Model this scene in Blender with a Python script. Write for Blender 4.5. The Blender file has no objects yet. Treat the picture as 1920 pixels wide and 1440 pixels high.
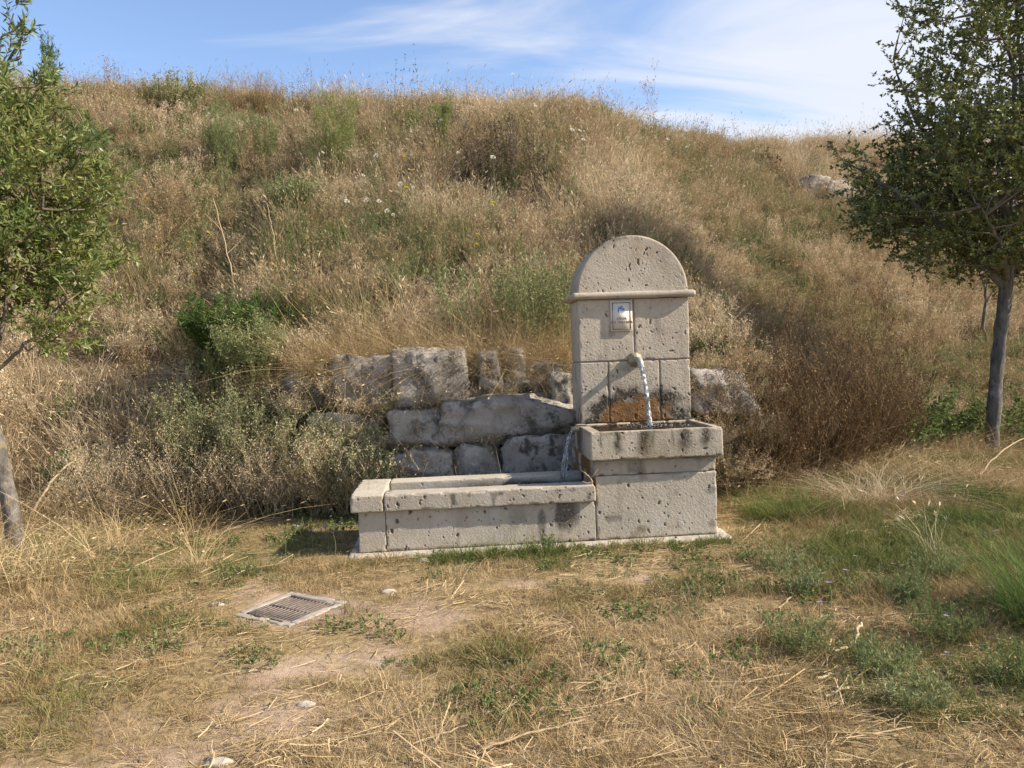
import bpy, math, random
import numpy as np

scene = bpy.context.scene
COL = scene.collection
rng = np.random.default_rng(11)

# ------------------------------------------------------------------ camera, sky, sun, exposure
cam_data = bpy.data.cameras.new('camera')
cam = bpy.data.objects.new('camera', cam_data)
COL.objects.link(cam)
cam_data.sensor_width = 36.0
cam_data.lens = 27.0
cam_data.clip_start = .05
cam_data.clip_end = 2000
_yaw, _pit, _rol = .0769, -.0377, .0345
_f = np.array([math.sin(_yaw) * math.cos(_pit), math.cos(_yaw) * math.cos(_pit), math.sin(_pit)])
_r0 = np.array([math.cos(_yaw), -math.sin(_yaw), 0.0])
_u0 = np.cross(_r0, _f)
_r = _r0 * math.cos(_rol) - _u0 * math.sin(_rol)
_u = _r0 * math.sin(_rol) + _u0 * math.cos(_rol)
from mathutils import Matrix
cam.matrix_world = Matrix(((_r[0], _u[0], -_f[0], -1.0506), (_r[1], _u[1], -_f[1], -5.7419), (_r[2], _u[2], -_f[2], 1.45), (0, 0, 0, 1)))
scene.camera = cam

SUN = np.array([5.6, -1.15, 4.0]); SUN = SUN / np.linalg.norm(SUN)
sun_el = math.asin(SUN[2]); sun_az = math.atan2(SUN[0], SUN[1])
sd = bpy.data.lights.new('sun', 'SUN')
sd.energy = 4.7
sd.angle = math.radians(.5)
sd.color = (1.0, .90, .75)
sun = bpy.data.objects.new('sun', sd)
COL.objects.link(sun)
from mathutils import Vector
sun.rotation_euler = Vector(-SUN).to_track_quat('-Z', 'Y').to_euler()
sun.location = tuple(SUN * 60)

world = bpy.data.worlds.new('World')
scene.world = world
world.use_nodes = True
SKY_STRENGTH = .135


def build_world():
    nt = world.node_tree
    N, L = nt.nodes, nt.links
    N.clear()
    out = N.new('ShaderNodeOutputWorld'); bg = N.new('ShaderNodeBackground')
    sky = N.new('ShaderNodeTexSky')
    sky.sky_type = 'NISHITA'; sky.sun_disc = False
    sky.sun_elevation = sun_el; sky.sun_rotation = sun_az
    sky.air_density = 1.0; sky.dust_density = .6; sky.ozone_density = 2.2
    tc = N.new('ShaderNodeTexCoord')
    sep = N.new('ShaderNodeSeparateXYZ'); L.new(tc.outputs['Generated'], sep.inputs[0])

    def math_(op, a, b=None, c=None, clamp=False):
        m = N.new('ShaderNodeMath'); m.operation = op; m.use_clamp = clamp
        for k, v in enumerate((a, b, c)):
            if v is None: continue
            if isinstance(v, (int, float)): m.inputs[k].default_value = v
            else: L.new(v, m.inputs[k])
        return m.outputs[0]
    # thin cirrus on a high layer: direction projected on a plane overhead
    zz = math_('MAXIMUM', math_('ADD', sep.outputs['Z'], .12), .02)
    px = math_('DIVIDE', sep.outputs['X'], zz); py = math_('DIVIDE', sep.outputs['Y'], zz)
    cmb = N.new('ShaderNodeCombineXYZ'); L.new(px, cmb.inputs[0]); L.new(py, cmb.inputs[1])
    mp = N.new('ShaderNodeMapping'); mp.inputs['Rotation'].default_value = (0, 0, math.radians(-32))
    mp.inputs['Scale'].default_value = (.8, 2.3, 1); mp.inputs['Location'].default_value = (1.55, .55, 0)
    L.new(cmb.outputs[0], mp.inputs['Vector'])
    n1 = N.new('ShaderNodeTexNoise'); n1.inputs['Scale'].default_value = 1.0; n1.inputs['Detail'].default_value = 6
    n1.inputs['Roughness'].default_value = .52; n1.inputs['Distortion'].default_value = .9
    L.new(mp.outputs[0], n1.inputs['Vector'])
    n2 = N.new('ShaderNodeTexNoise'); n2.inputs['Scale'].default_value = .35; n2.inputs['Detail'].default_value = 2
    L.new(mp.outputs[0], n2.inputs['Vector'])
    # cloud cover grows towards the east, the sunny side
    east = math_('MULTIPLY_ADD', sep.outputs['X'], .78, -.05)
    dens = math_('ADD', math_('ADD', math_('MULTIPLY_ADD', n1.outputs[0], 1.7, -.37), math_('MULTIPLY', n2.outputs[0], .5)), east)
    mr = N.new('ShaderNodeMapRange'); mr.interpolation_type = 'SMOOTHSTEP'
    mr.inputs['From Min'].default_value = .58; mr.inputs['From Max'].default_value = 1.08
    mr.inputs['To Max'].default_value = .95
    L.new(dens, mr.inputs[0])
    mix = N.new('ShaderNodeMix'); mix.data_type = 'RGBA'
    L.new(mr.outputs[0], mix.inputs['Factor'])
    tint = N.new('ShaderNodeMix'); tint.data_type = 'RGBA'; tint.blend_type = 'MULTIPLY'
    tint.inputs['Factor'].default_value = 1.0; tint.inputs[7].default_value = (1.0, .97, 1.0, 1)
    L.new(sky.outputs[0], tint.inputs[6])
    L.new(tint.outputs[2], mix.inputs[6])
    mix.inputs[7].default_value = (3.5, 3.65, 4.05, 1)
    L.new(mix.outputs[2], bg.inputs['Color'])
    bg.inputs['Strength'].default_value = SKY_STRENGTH
    L.new(bg.outputs[0], out.inputs['Surface'])


build_world()
scene.view_settings.view_transform = 'Standard'
scene.view_settings.look = 'None'
scene.view_settings.gamma = 1.0
scene.view_settings.exposure = .88
scene.view_settings.use_curve_mapping = False
scene.render.engine = 'CYCLES'
scene.cycles.use_denoising = True
scene.cycles.max_bounces = 6
scene.cycles.diffuse_bounces = 3
scene.cycles.glossy_bounces = 3
scene.cycles.transmission_bounces = 6
scene.cycles.transparent_max_bounces = 8
scene.cycles.caustics_reflective = False
scene.cycles.caustics_refractive = False


# ------------------------------------------------------------------ noise and terrain height
def _h(ix, iy, iz, s):
    n = (ix * 374761393 + iy * 668265263 + iz * 2147483647 + s * 974634777) & 0xFFFFFFFF
    n = ((n ^ (n >> 13)) * 1274126177) & 0xFFFFFFFF
    n = ((n ^ (n >> 16)) * 2246822519) & 0xFFFFFFFF
    return ((n ^ (n >> 15)) & 0xFFFFFF) / float(0xFFFFFF)


def vnoise(p, s=0):
    """value noise in 0..1 at the rows of p (N,3)"""
    p = np.asarray(p, float)
    i = np.floor(p).astype(np.int64)
    f = p - i
    f = f * f * (3 - 2 * f)
    x, y, z = i[:, 0], i[:, 1], i[:, 2]
    r = 0
    for a in (0, 1):
        for b in (0, 1):
            for c in (0, 1):
                w = (f[:, 0] if a else 1 - f[:, 0]) * (f[:, 1] if b else 1 - f[:, 1]) * (f[:, 2] if c else 1 - f[:, 2])
                r = r + w * _h(x + a, y + b, z + c, s)
    return r


def fbm2(x, y, scale, s=0, octv=3):
    x = np.asarray(x, float); y = np.asarray(y, float)
    r = 0; a = 1; t = 0
    for k in range(octv):
        q = np.stack([x.ravel() / scale * 2 ** k, y.ravel() / scale * 2 ** k, np.full(x.size, 7.3 * k + s * 1.7)], 1)
        r = r + a * vnoise(q, s + k); t += a; a *= .5
    return (r / t).reshape(x.shape)


def sst(a, b, x):
    t = np.clip((x - a) / (b - a), 0, 1)
    return t * t * (3 - 2 * t)


TOE_X = [-60, -9, -5, -3.6, -2.4, -1.7, -1, 1.6, 2.6, 4, 6, 8, 12, 60]
TOE_Y = [.9, .9, 1.5, 1.75, 1.75, 1.4, 1.35, 1.45, 1.9, 3.0, 4.0, 4.5, 5.0, 6.0]
PL_X = [-60, -12, -9, -6.5, -3.6, -1.4, .9, 3.25, 5.65, 8.7, 14, 60]
PL_Z = [7.0, 7.1, 7.2, 7.25, 7.0, 6.55, 6.25, 6.3, 6.5, 6.8, 6.9, 5.5]


def slope_s(x, y):
    return y - np.interp(x, TOE_X, TOE_Y)


def terrain(x, y):
    x = np.asarray(x, float); y = np.asarray(y, float)
    s = slope_s(x, y)
    sp = np.maximum(s, 0)
    w = sst(-4.3, -3.2, x) * (1 - sst(1.9, 2.9, x))
    plain = .74 * sp - .35 * (1 - np.exp(-sp / .5)) + .1 * sst(0, .5, sp)
    step = sst(.12, .62, sp) * 1.2 + .66 * np.maximum(sp - .5, 0)
    rise = plain * (1 - w) + step * w
    amp = sst(.6, 2.5, sp)
    rise = rise + amp * ((fbm2(x, y, 2.6, 3) - .5) * .34 + (fbm2(x, y, .8, 9, 2) - .5) * .14)
    plat = np.interp(x, PL_X, PL_Z) - .06 * np.maximum(y - 12, 0) + (fbm2(x, y, 1.7, 5) - .5) * .22
    plat = np.maximum(plat, 3.0)
    k = .5
    hh = np.clip(.5 + .5 * (plat - rise) / k, 0, 1)
    z = plat * (1 - hh) + rise * hh - k * hh * (1 - hh)
    flat = (fbm2(x, y, 1.3, 11) - .5) * .07 + (fbm2(x, y, .35, 12, 2) - .5) * .025
    calm = sst(.0, .5, np.maximum(np.maximum(-1.95 - x, x - 1.15), np.maximum(-.3 - y, y - 1.3)))
    dr = sst(.32, .6, np.hypot(x + 2.06, y + 1.17))
    flat = flat * calm * dr
    flat = flat + sst(2.2, 6, -x) * .0
    return z + flat * (1 - amp)


# ------------------------------------------------------------------ mesh helpers
class MB:
    """collects vertices, faces and per-vertex attributes; build() makes ONE mesh"""

    def __init__(self):
        self.v = []; self.f3 = []; self.f4 = []; self.at = {}; self.n = 0

    def add(self, v, f, **attrs):
        v = np.asarray(v, float).reshape(-1, 3); f = np.asarray(f, np.int64)
        (self.f4 if f.shape[1] == 4 else self.f3).append(f + self.n)
        for k in set(self.at) | set(attrs):
            a = np.asarray(attrs.get(k, 0.0), float)
            a = np.full(len(v), float(a)) if a.ndim == 0 else a.ravel()
            if k not in self.at: self.at[k] = [np.zeros(self.n)] if self.n else []
            self.at[k].append(a)
        self.v.append(v); self.n += len(v)
        return self

    def mesh(self, name, smooth=False):
        v = np.concatenate(self.v) if self.v else np.zeros((0, 3))
        f3 = np.concatenate(self.f3) if self.f3 else np.zeros((0, 3), int)
        f4 = np.concatenate(self.f4) if self.f4 else np.zeros((0, 4), int)
        me = bpy.data.meshes.new(name)
        me.vertices.add(len(v)); me.vertices.foreach_set('co', v.astype(np.float32).ravel())
        idx = np.concatenate([f3.ravel(), f4.ravel()]).astype(np.int32)
        me.loops.add(len(idx)); me.loops.foreach_set('vertex_index', idx)
        st = np.concatenate([np.arange(len(f3)) * 3, len(f3) * 3 + np.arange(len(f4)) * 4]).astype(np.int32)
        me.polygons.add(len(st)); me.polygons.foreach_set('loop_start', st)
        if smooth:
            me.polygons.foreach_set('use_smooth', np.ones(len(st), bool))
        for k, a in self.at.items():
            d = me.attributes.new(k, 'FLOAT', 'POINT')
            d.data.foreach_set('value', np.concatenate(a).astype(np.float32))
        me.update(calc_edges=True)
        me.validate()
        return me

    def build(self, name, mat, parent=None, smooth=False, **kw):
        return link(name, self.mesh(name, smooth), mat, parent, **kw)


def link(name, me, mat=None, parent=None, loc=None, kind=None, label=None, cat=None, group=None):
    o = bpy.data.objects.new(name, me)
    COL.objects.link(o)
    if mat is not None and not me.materials: me.materials.append(mat)
    if parent is not None: o.parent = parent
    if loc is not None: o.location = loc
    tag(o, label, cat, group, kind)
    return o


def tag(o, label=None, cat=None, group=None, kind=None):
    for k, v in (('label', label), ('category', cat), ('group', group), ('kind', kind)):
        if v: o[k] = v
    return o


def thing(name, label, cat, loc=(0, 0, 0), group=None):
    o = bpy.data.objects.new(name, None)
    o.empty_display_size = .1
    COL.objects.link(o); o.location = loc
    return tag(o, label, cat, group)


def copy_thing(root, loc, rz, label=None, scale=1.0):
    c = root.copy(); COL.objects.link(c); c.location = loc; c.rotation_euler = (0, 0, rz); c.scale = (scale,) * 3
    if label: c['label'] = label
    for ch in [o for o in COL.objects if o.parent == root]:
        d = ch.copy(); COL.objects.link(d); d.parent = c
        for g in [o for o in COL.objects if o.parent == ch]:
            e = g.copy(); COL.objects.link(e); e.parent = d
    return c


def unit(v):
    return v / np.maximum(np.linalg.norm(v, axis=-1, keepdims=True), 1e-9)


def ribbons(mb, pts, wid, side, **attrs):
    """pts (N,K,3), wid (N,K) or (N,1), side (N,3): N strips of K-1 quads; attrs (N,)"""
    N, K = pts.shape[:2]
    wid = np.broadcast_to(wid, (N, K))
    off = side[:, None, :] * wid[:, :, None] * .5
    v = np.stack([pts - off, pts + off], 2).reshape(-1, 3)
    b = (np.arange(N) * K * 2)[:, None] + (np.arange(K - 1) * 2)[None]
    f = np.stack([b, b + 1, b + 3, b + 2], -1).reshape(-1, 4)
    at = {k: np.repeat(np.broadcast_to(np.asarray(a, float), (N,)), K * 2) for k, a in attrs.items()}
    mb.add(v, f, **at)


def kites(mb, base, d, nrm, length, width, fold=0.0, **attrs):
    """N leaf shaped quads: base (N,3), direction d, rough normal nrm"""
    N = len(base)
    d = unit(d); s = unit(np.cross(d, nrm)); n = np.cross(s, d)
    length = np.broadcast_to(length, (N,))[:, None]; width = np.broadcast_to(width, (N,))[:, None]
    mid = base + d * length * .45 + n * width * fold
    v = np.stack([base, mid + s * width * .5, base + d * length, mid - s * width * .5], 1).reshape(-1, 3)
    f = (np.arange(N) * 4)[:, None] + np.arange(4)[None]
    at = {k: np.repeat(np.broadcast_to(np.asarray(a, float), (N,)), 4) for k, a in attrs.items()}
    mb.add(v, f, **at)


def tube(mb, pts, rad, sides=8, cap=True, wob=0.0, seed=0, **attrs):
    pts = np.asarray(pts, float); K = len(pts)
    rad = np.broadcast_to(np.asarray(rad, float), (K,))
    t = unit(np.gradient(pts, axis=0))
    ref = np.array([0.0, 0, 1]) if abs(t[0, 2]) < .9 else np.array([1.0, 0, 0])
    a = unit(np.cross(t, ref)); b = np.cross(t, a)
    ang = np.linspace(0, 2 * np.pi, sides, endpoint=False)
    rr = rad[:, None] * np.ones(sides)
    if wob:
        q = np.stack([np.repeat(np.arange(K), sides) * .7, np.tile(np.cos(ang) * 1.3, K), np.tile(np.sin(ang) * 1.3, K) + seed], 1)
        rr = rr * (1 + wob * (vnoise(q * 1.3, seed).reshape(K, sides) - .5) * 2)
    v = pts[:, None] + rr[:, :, None] * (np.cos(ang)[None, :, None] * a[:, None] + np.sin(ang)[None, :, None] * b[:, None])
    i = np.arange(K - 1)[:, None] * sides; j = np.arange(sides)[None]; j2 = (j + 1) % sides
    f = np.stack([i + j, i + j2, i + sides + j2, i + sides + j], -1).reshape(-1, 4)
    mb.add(v.reshape(-1, 3), f, **attrs)
    if cap:
        for k in (0, K - 1):
            c = np.vstack([v[k], pts[k][None]])
            f3 = np.stack([np.arange(sides), (np.arange(sides) + 1) % sides, np.full(sides, sides)], 1)
            mb.add(c, f3 if k else f3[:, ::-1], **{q: 0.0 if np.ndim(w) else w for q, w in attrs.items()})


def catmull(P, n):
    P = np.asarray(P, float)
    P = np.vstack([2 * P[0] - P[1], P, 2 * P[-1] - P[-2]])
    out = []
    m = len(P) - 3
    for u in np.linspace(0, m - 1e-6, n):
        i = int(u); t = u - i
        a, b, c, d = P[i:i + 4]
        out.append(.5 * (2 * b + (c - a) * t + (2 * a - 5 * b + 4 * c - d) * t * t + (3 * b - a - 3 * c + d) * t ** 3))
    return np.array(out)


def boxmb(mb, x0, x1, y0, y1, z0, z1, **attrs):
    v = [(x, y, z) for z in (z0, z1) for y in (y0, y1) for x in (x0, x1)]
    f = [(0, 2, 3, 1), (4, 5, 7, 6), (0, 1, 5, 4), (2, 6, 7, 3), (0, 4, 6, 2), (1, 3, 7, 5)]
    mb.add(v, f, **attrs)


# ------------------------------------------------------------------ node helpers
class NT:
    def __init__(self, name):
        self.m = bpy.data.materials.new(name); self.m.use_nodes = True
        self.N = self.m.node_tree.nodes; self.L = self.m.node_tree.links
        self.N.clear()
        self.out = self.N.new('ShaderNodeOutputMaterial')

    def put(self, sock, v):
        if v is None: return
        if hasattr(v, 'is_output') or isinstance(v, bpy.types.NodeSocket): self.L.new(v, sock)
        elif isinstance(v, (tuple, list)) and len(v) == 3 and sock.type == 'RGBA': sock.default_value = (*v, 1)
        else: sock.default_value = v

    def math(self, op, a, b=None, c=None, clamp=False):
        n = self.N.new('ShaderNodeMath'); n.operation = op; n.use_clamp = clamp
        for k, v in enumerate((a, b, c)): self.put(n.inputs[k], v)
        return n.outputs[0]

    def mix(self, f, a, b, blend='MIX'):
        n = self.N.new('ShaderNodeMix'); n.data_type = 'RGBA'; n.blend_type = blend
        self.put(n.inputs['Factor'], f); self.put(n.inputs[6], a); self.put(n.inputs[7], b)
        return n.outputs[2]

    def noise(self, scale, detail=4, rough=.55, vec=None, dist=0.0):
        n = self.N.new('ShaderNodeTexNoise')
        n.inputs['Scale'].default_value = scale; n.inputs['Detail'].default_value = detail
        n.inputs['Roughness'].default_value = rough; n.inputs['Distortion'].default_value = dist
        if vec is not None: self.L.new(vec, n.inputs['Vector'])
        return n.outputs['Fac']

    def ramp(self, f, stops, interp='LINEAR'):
        n = self.N.new('ShaderNodeValToRGB'); n.color_ramp.interpolation = interp
        e = n.color_ramp.elements
        while len(e) < len(stops): e.new(.5)
        for k, (p, c) in enumerate(stops):
            e[k].position = p
            e[k].color = (*c, 1) if isinstance(c, (tuple, list)) else (c, c, c, 1)
        self.L.new(f, n.inputs[0])
        return n.outputs['Color']

    def rng(self, v, a, b, c=0.0, d=1.0, smooth=True):
        n = self.N.new('ShaderNodeMapRange')
        if smooth: n.interpolation_type = 'SMOOTHSTEP'
        self.put(n.inputs[0], v)
        for k, x in zip((1, 2, 3, 4), (a, b, c, d)): n.inputs[k].default_value = x
        return n.outputs[0]

    def attr(self, name, typ='GEOMETRY'):
        n = self.N.new('ShaderNodeAttribute'); n.attribute_name = name; n.attribute_type = typ
        return n.outputs['Fac']

    def pos(self):
        return self.N.new('ShaderNodeNewGeometry').outputs['Position']

    def obj(self):
        return self.N.new('ShaderNodeTexCoord').outputs['Object']

    def scaled(self, vec, s):
        n = self.N.new('ShaderNodeMapping'); n.inputs['Scale'].default_value = s
        self.L.new(vec, n.inputs['Vector'])
        return n.outputs[0]

    def bump(self, h, strength, dist, normal=None):
        n = self.N.new('ShaderNodeBump'); n.inputs['Strength'].default_value = strength
        n.inputs['Distance'].default_value = dist
        self.L.new(h, n.inputs['Height'])
        if normal is not None: self.L.new(normal, n.inputs['Normal'])
        return n.outputs[0]

    def principled(self, color, rough=.8, normal=None, **kw):
        n = self.N.new('ShaderNodeBsdfPrincipled')
        self.put(n.inputs['Base Color'], color); self.put(n.inputs['Roughness'], rough)
        if normal is not None: self.L.new(normal, n.inputs['Normal'])
        for k, v in kw.items():
            self.put(n.inputs[k.replace('_', ' ')], v)
        return n.outputs[0]

    def finish(self, shader):
        self.L.new(shader, self.out.inputs['Surface'])
        return self.m


def plant_material(name, stops, spread=.35, inst_spread=.25, transl=.3, gloss=None, dark=.6, light=1.35):
    """colour along a ramp: tint of the plant + a random part per blade and per plant"""
    t = NT(name)
    oi = t.N.new('ShaderNodeObjectInfo')
    v = t.math('ADD', t.attr('tint', 'INSTANCER'), t.attr('tint'))
    v = t.math('MULTIPLY_ADD', t.math('SUBTRACT', t.attr('rnd'), .5), spread, v)
    v = t.math('MULTIPLY_ADD', t.math('SUBTRACT', oi.outputs['Random'], .5), inst_spread, v, clamp=True)
    col = t.ramp(v, stops)
    br = t.rng(t.attr('rnd2'), 0, 1, dark, light, smooth=False)
    col = t.mix(1.0, col, br, 'MULTIPLY')
    if gloss is None:
        d = t.N.new('ShaderNodeBsdfDiffuse'); t.L.new(col, d.inputs['Color']); d = d.outputs[0]
    else:
        d = t.principled(col, gloss, Specular_IOR_Level=.45)
    tr = t.N.new('ShaderNodeBsdfTranslucent'); t.L.new(col, tr.inputs['Color'])
    mx = t.N.new('ShaderNodeMixShader'); mx.inputs[0].default_value = transl
    t.L.new(d, mx.inputs[1]); t.L.new(tr.outputs[0], mx.inputs[2])
    return t.finish(mx.outputs[0])


# ------------------------------------------------------------------ materials
STRAW = [(0, (.60, .495, .345)), (.22, (.50, .39, .245)), (.42, (.36, .268, .155)), (.58, (.295, .268, .14)), (.75, (.215, .238, .10)), (1, (.12, .17, .058))]
STRAW_GROUND = [(0, (.62, .475, .285)), (.22, (.51, .375, .20)), (.42, (.36, .255, .125)), (.58, (.295, .262, .108)), (.75, (.215, .232, .075)), (1, (.12, .165, .048))]
M_dry = plant_material('dry_grass', STRAW, spread=.32, inst_spread=.24, transl=.28, dark=.58, light=1.42)
M_straw = plant_material('cut_straw', STRAW_GROUND, spread=.3, inst_spread=.22, transl=.15, dark=.6, light=1.2)
M_lawn = plant_material('lawn_grass', STRAW_GROUND, spread=.36, inst_spread=.24, transl=.22, dark=.5, light=1.15)
M_brown = plant_material('dead_stems', [(0, (.43, .32, .19)), (.5, (.275, .185, .098)), (1, (.14, .095, .055))], transl=.1)
M_dock = plant_material('dock_stems', [(0, (.33, .28, .21)), (.5, (.20, .155, .11)), (1, (.095, .075, .055))], transl=.1)
M_herb = plant_material('herb_leaves', [(0, (.34, .30, .165)), (.35, (.25, .26, .125)), (.65, (.15, .20, .07)), (1, (.065, .13, .03))], transl=.3)
M_grey = plant_material('grey_green_leaves', [(0, (.40, .38, .21)), (.5, (.27, .29, .14)), (1, (.16, .205, .085))], transl=.28)
M_oak = plant_material('holm_oak_leaves', [(0, (.34, .34, .10)), (.5, (.18, .205, .058)), (1, (.08, .105, .03))], spread=.6, transl=.2, gloss=.3, dark=.6, light=1.35)
M_willow = plant_material('narrow_leaves', [(0, (.29, .28, .085)), (.45, (.17, .23, .065)), (1, (.075, .135, .032))], spread=.55, transl=.36, gloss=.42, dark=.7, light=1.25)
M_pine = plant_material('needles', [(0, (.24, .28, .10)), (.5, (.14, .195, .062)), (1, (.07, .12, .036))], transl=.25)
M_white = plant_material('white_petals', [(0, (.74, .70, .58)), (1, (.62, .56, .42))], transl=.25, dark=.85, light=1.05)
M_yellow = plant_material('yellow_petals', [(0, (.78, .60, .03)), (1, (.66, .46, .02))], transl=.3, dark=.9, light=1.05)
M_purple = plant_material('purple_petals', [(0, (.42, .30, .48)), (1, (.30, .2, .36))], transl=.25, dark=.9, light=1.05)
M_stalk = plant_material('pale_stalk', [(0, (.54, .43, .29)), (1, (.40, .30, .18))], transl=.05, dark=.8, light=1.1)


def mat_limestone():
    t = NT('limestone')
    p = t.pos()
    c = t.ramp(t.noise(2.3, 5, .6, p), [(.3, (.355, .31, .25)), (.5, (.42, .372, .304)), (.7, (.47, .42, .35))])
    c = t.mix(t.math('MULTIPLY', t.rng(t.noise(34, 3, .6, p), .42, .72), .35), c, (.55, .485, .42))
    oi = t.N.new('ShaderNodeObjectInfo')
    c = t.mix(1.0, c, t.ramp(oi.outputs['Random'], [(0, (.88, .87, .85)), (.5, (1, .985, .96)), (1, (1.08, 1.06, 1.02))]), 'MULTIPLY')
    streak = t.rng(t.noise(9, 5, .6, t.scaled(p, (1, 1, .12))), .5, .72)
    c = t.mix(t.math('MULTIPLY', streak, .4), c, (.255, .21, .155))
    c = t.mix(t.math('MULTIPLY', t.rng(t.noise(3.4, 4, .6, t.scaled(p, (1, 1, .5))), .56, .7), .4), c, (.52, .475, .42))
    # warm iron tones in soft patches
    c = t.mix(t.math('MULTIPLY', t.rng(t.noise(5.5, 4, .6, p), .52, .75), .45), c, (.38, .29, .20))
    # darker brown in the holes and chipped edges of the stone
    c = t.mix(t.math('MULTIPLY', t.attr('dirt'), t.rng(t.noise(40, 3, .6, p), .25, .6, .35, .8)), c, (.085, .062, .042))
    grime = t.math('MULTIPLY', t.attr('black'), t.rng(t.noise(55, 4, .65, p), .26, .48))
    c = t.mix(grime, c, (.045, .036, .026))
    film = t.math('MULTIPLY', t.attr('green'), t.rng(t.noise(18, 4, .6, p), .28, .6, .35, 1.0))
    c = t.mix(film, c, (.19, .14, .06))
    o = t.ramp(t.noise(19, 6, .7, p), [(.3, (.07, .03, .010)), (.5, (.19, .085, .02)), (.7, (.31, .155, .04))])
    c = t.mix(t.attr('rust'), c, o)
    b = t.bump(t.noise(105, 4, .65, p), .75, .006)
    b = t.bump(t.noise(330, 2, .5, p), .35, .002, b)
    wet = t.math('MAXIMUM', t.attr('rust'), t.math('MULTIPLY', t.attr('green'), .7))
    r = t.rng(wet, 0, 1, .88, .38)
    return t.finish(t.principled(c, r, b, Specular_IOR_Level=.3))


def mat_boulder():
    t = NT('rough_limestone')
    p = t.pos()
    oi = t.N.new('ShaderNodeObjectInfo')
    c = t.ramp(t.noise(3.0, 6, .62, p), [(.3, (.25, .222, .19)), (.5, (.42, .378, .33)), (.68, (.58, .53, .475))])
    c = t.mix(t.math('MULTIPLY', oi.outputs['Random'], .4), c, (.28, .245, .205))
    blk = t.math('MULTIPLY', t.rng(t.noise(9, 6, .7, p), .46, .62), t.rng(t.noise(1.6, 2, .5, p), .36, .6))
    c = t.mix(t.math('MULTIPLY', blk, .85), c, (.05, .048, .043))
    c = t.mix(t.math('MULTIPLY', t.rng(t.noise(4.2, 4, .6, p), .58, .74), .5), c, (.36, .28, .19))
    crack = t.N.new('ShaderNodeTexVoronoi'); crack.feature = 'DISTANCE_TO_EDGE'; crack.inputs['Scale'].default_value = 5.5
    wv = t.N.new('ShaderNodeVectorMath'); wv.operation = 'MULTIPLY_ADD'
    nz = t.N.new('ShaderNodeTexNoise'); nz.inputs['Scale'].default_value = 6; nz.inputs['Detail'].default_value = 5; t.L.new(p, nz.inputs['Vector'])
    t.L.new(nz.outputs['Color'], wv.inputs[0]); wv.inputs[1].default_value = (.32, .32, .32); t.L.new(p, wv.inputs[2]); t.L.new(wv.outputs[0], crack.inputs['Vector'])
    ck = t.math('MAXIMUM', t.rng(crack.outputs['Distance'], 0, .03, 0, 1), t.rng(t.noise(3.1, 3, .6, p), .47, .58))
    c = t.mix(t.math('MULTIPLY', t.math('SUBTRACT', 1.0, ck), .3), c, (.07, .06, .05))
    b = t.bump(ck, .5, .015)
    b = t.bump(t.noise(16, 8, .72, p), .9, .03, b)
    b = t.bump(t.noise(70, 5, .7, p), .8, .012, b)
    return t.finish(t.principled(c, .92, b, Specular_IOR_Level=.2))


def mat_simple(name, c0, c1, scale, rough=.85, bump=.4, bdist=.003, **kw):
    t = NT(name)
    p = t.pos()
    c = t.ramp(t.noise(scale, 5, .6, p), [(.32, c0), (.68, c1)])
    b = t.bump(t.noise(scale * 6, 4, .6, p), bump, bdist)
    return t.finish(t.principled(c, rough, b, **kw))


M_lime = mat_limestone()
M_boulder = mat_boulder()
M_mortar = mat_simple('mortar', (.21, .175, .14), (.29, .245, .20), 14)
M_frame = mat_simple('stained_concrete', (.24, .205, .165), (.42, .365, .30), 9, .92, .6)
M_concrete = mat_simple('concrete', (.36, .315, .265), (.48, .425, .36), 7, .9, .5)
M_iron = mat_simple('rusty_iron', (.12, .098, .085), (.24, .19, .155), 22, .7, .5, .002, Metallic=.3)
M_dark = mat_simple('wet_silt', (.03, .026, .02), (.05, .042, .03), 9)
M_brass = mat_simple('worn_bronze', (.23, .19, .125), (.36, .31, .22), 26, .55, .6, .003, Metallic=.35)
M_pipe = mat_simple('grey_pipe', (.30, .30, .28), (.42, .42, .39), 20, .5, .4, .002, Metallic=.5)


def mat_bark(name, dark, pale, lichen, amt):
    t = NT(name)
    p = t.pos()
    q = t.scaled(p, (1, 1, .28))
    c = t.ramp(t.noise(22, 6, .65, q), [(.3, dark), (.66, pale)])
    c = t.mix(t.rng(t.noise(6, 4, .6, p), .5, .68, 0, .55), c, tuple(x * 1.7 for x in pale))
    c = t.mix(t.rng(t.noise(7.7, 4, .65, p), .66 - amt, .78 - amt, 0, .85), c, lichen)
    b = t.bump(t.noise(30, 7, .75, q), 1.0, .035)
    return t.finish(t.principled(c, .9, b, Specular_IOR_Level=.2))


M_bark_oak = mat_bark('oak_bark', (.07, .065, .06), (.19, .18, .165), (.27, .19, .05), .06)
M_bark_pale = mat_bark('pale_bark', (.08, .07, .06), (.25, .22, .19), (.40, .27, .06), .10)
M_twig = mat_simple('twig_bark', (.10, .075, .05), (.19, .145, .10), 30)


def mat_water():
    t = NT('clear_water')
    p = t.pos()
    b = t.bump(t.noise(22, 3, .6, p, .6), .35, .02)
    return t.finish(t.principled((.86, .90, .86), .03, b, Transmission_Weight=1.0, IOR=1.33))


def mat_stream():
    t = NT('falling_water')
    p = t.scaled(t.pos(), (1, 1, .45))
    foam = t.rng(t.noise(60, 4, .65, p), .42, .66, .08, .85)
    b = t.bump(t.noise(48, 4, .6, p), .9, .02)
    w = t.principled((.93, .96, 1.0), .04, b, Transmission_Weight=1.0, IOR=1.33)
    d = t.principled((.82, .86, .90), .25, b)
    mx = t.N.new('ShaderNodeMixShader'); t.L.new(foam, mx.inputs[0])
    t.L.new(w, mx.inputs[1]); t.L.new(d, mx.inputs[2])
    return t.finish(mx.outputs[0])


M_water = mat_water()
M_stream = mat_stream()


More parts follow.
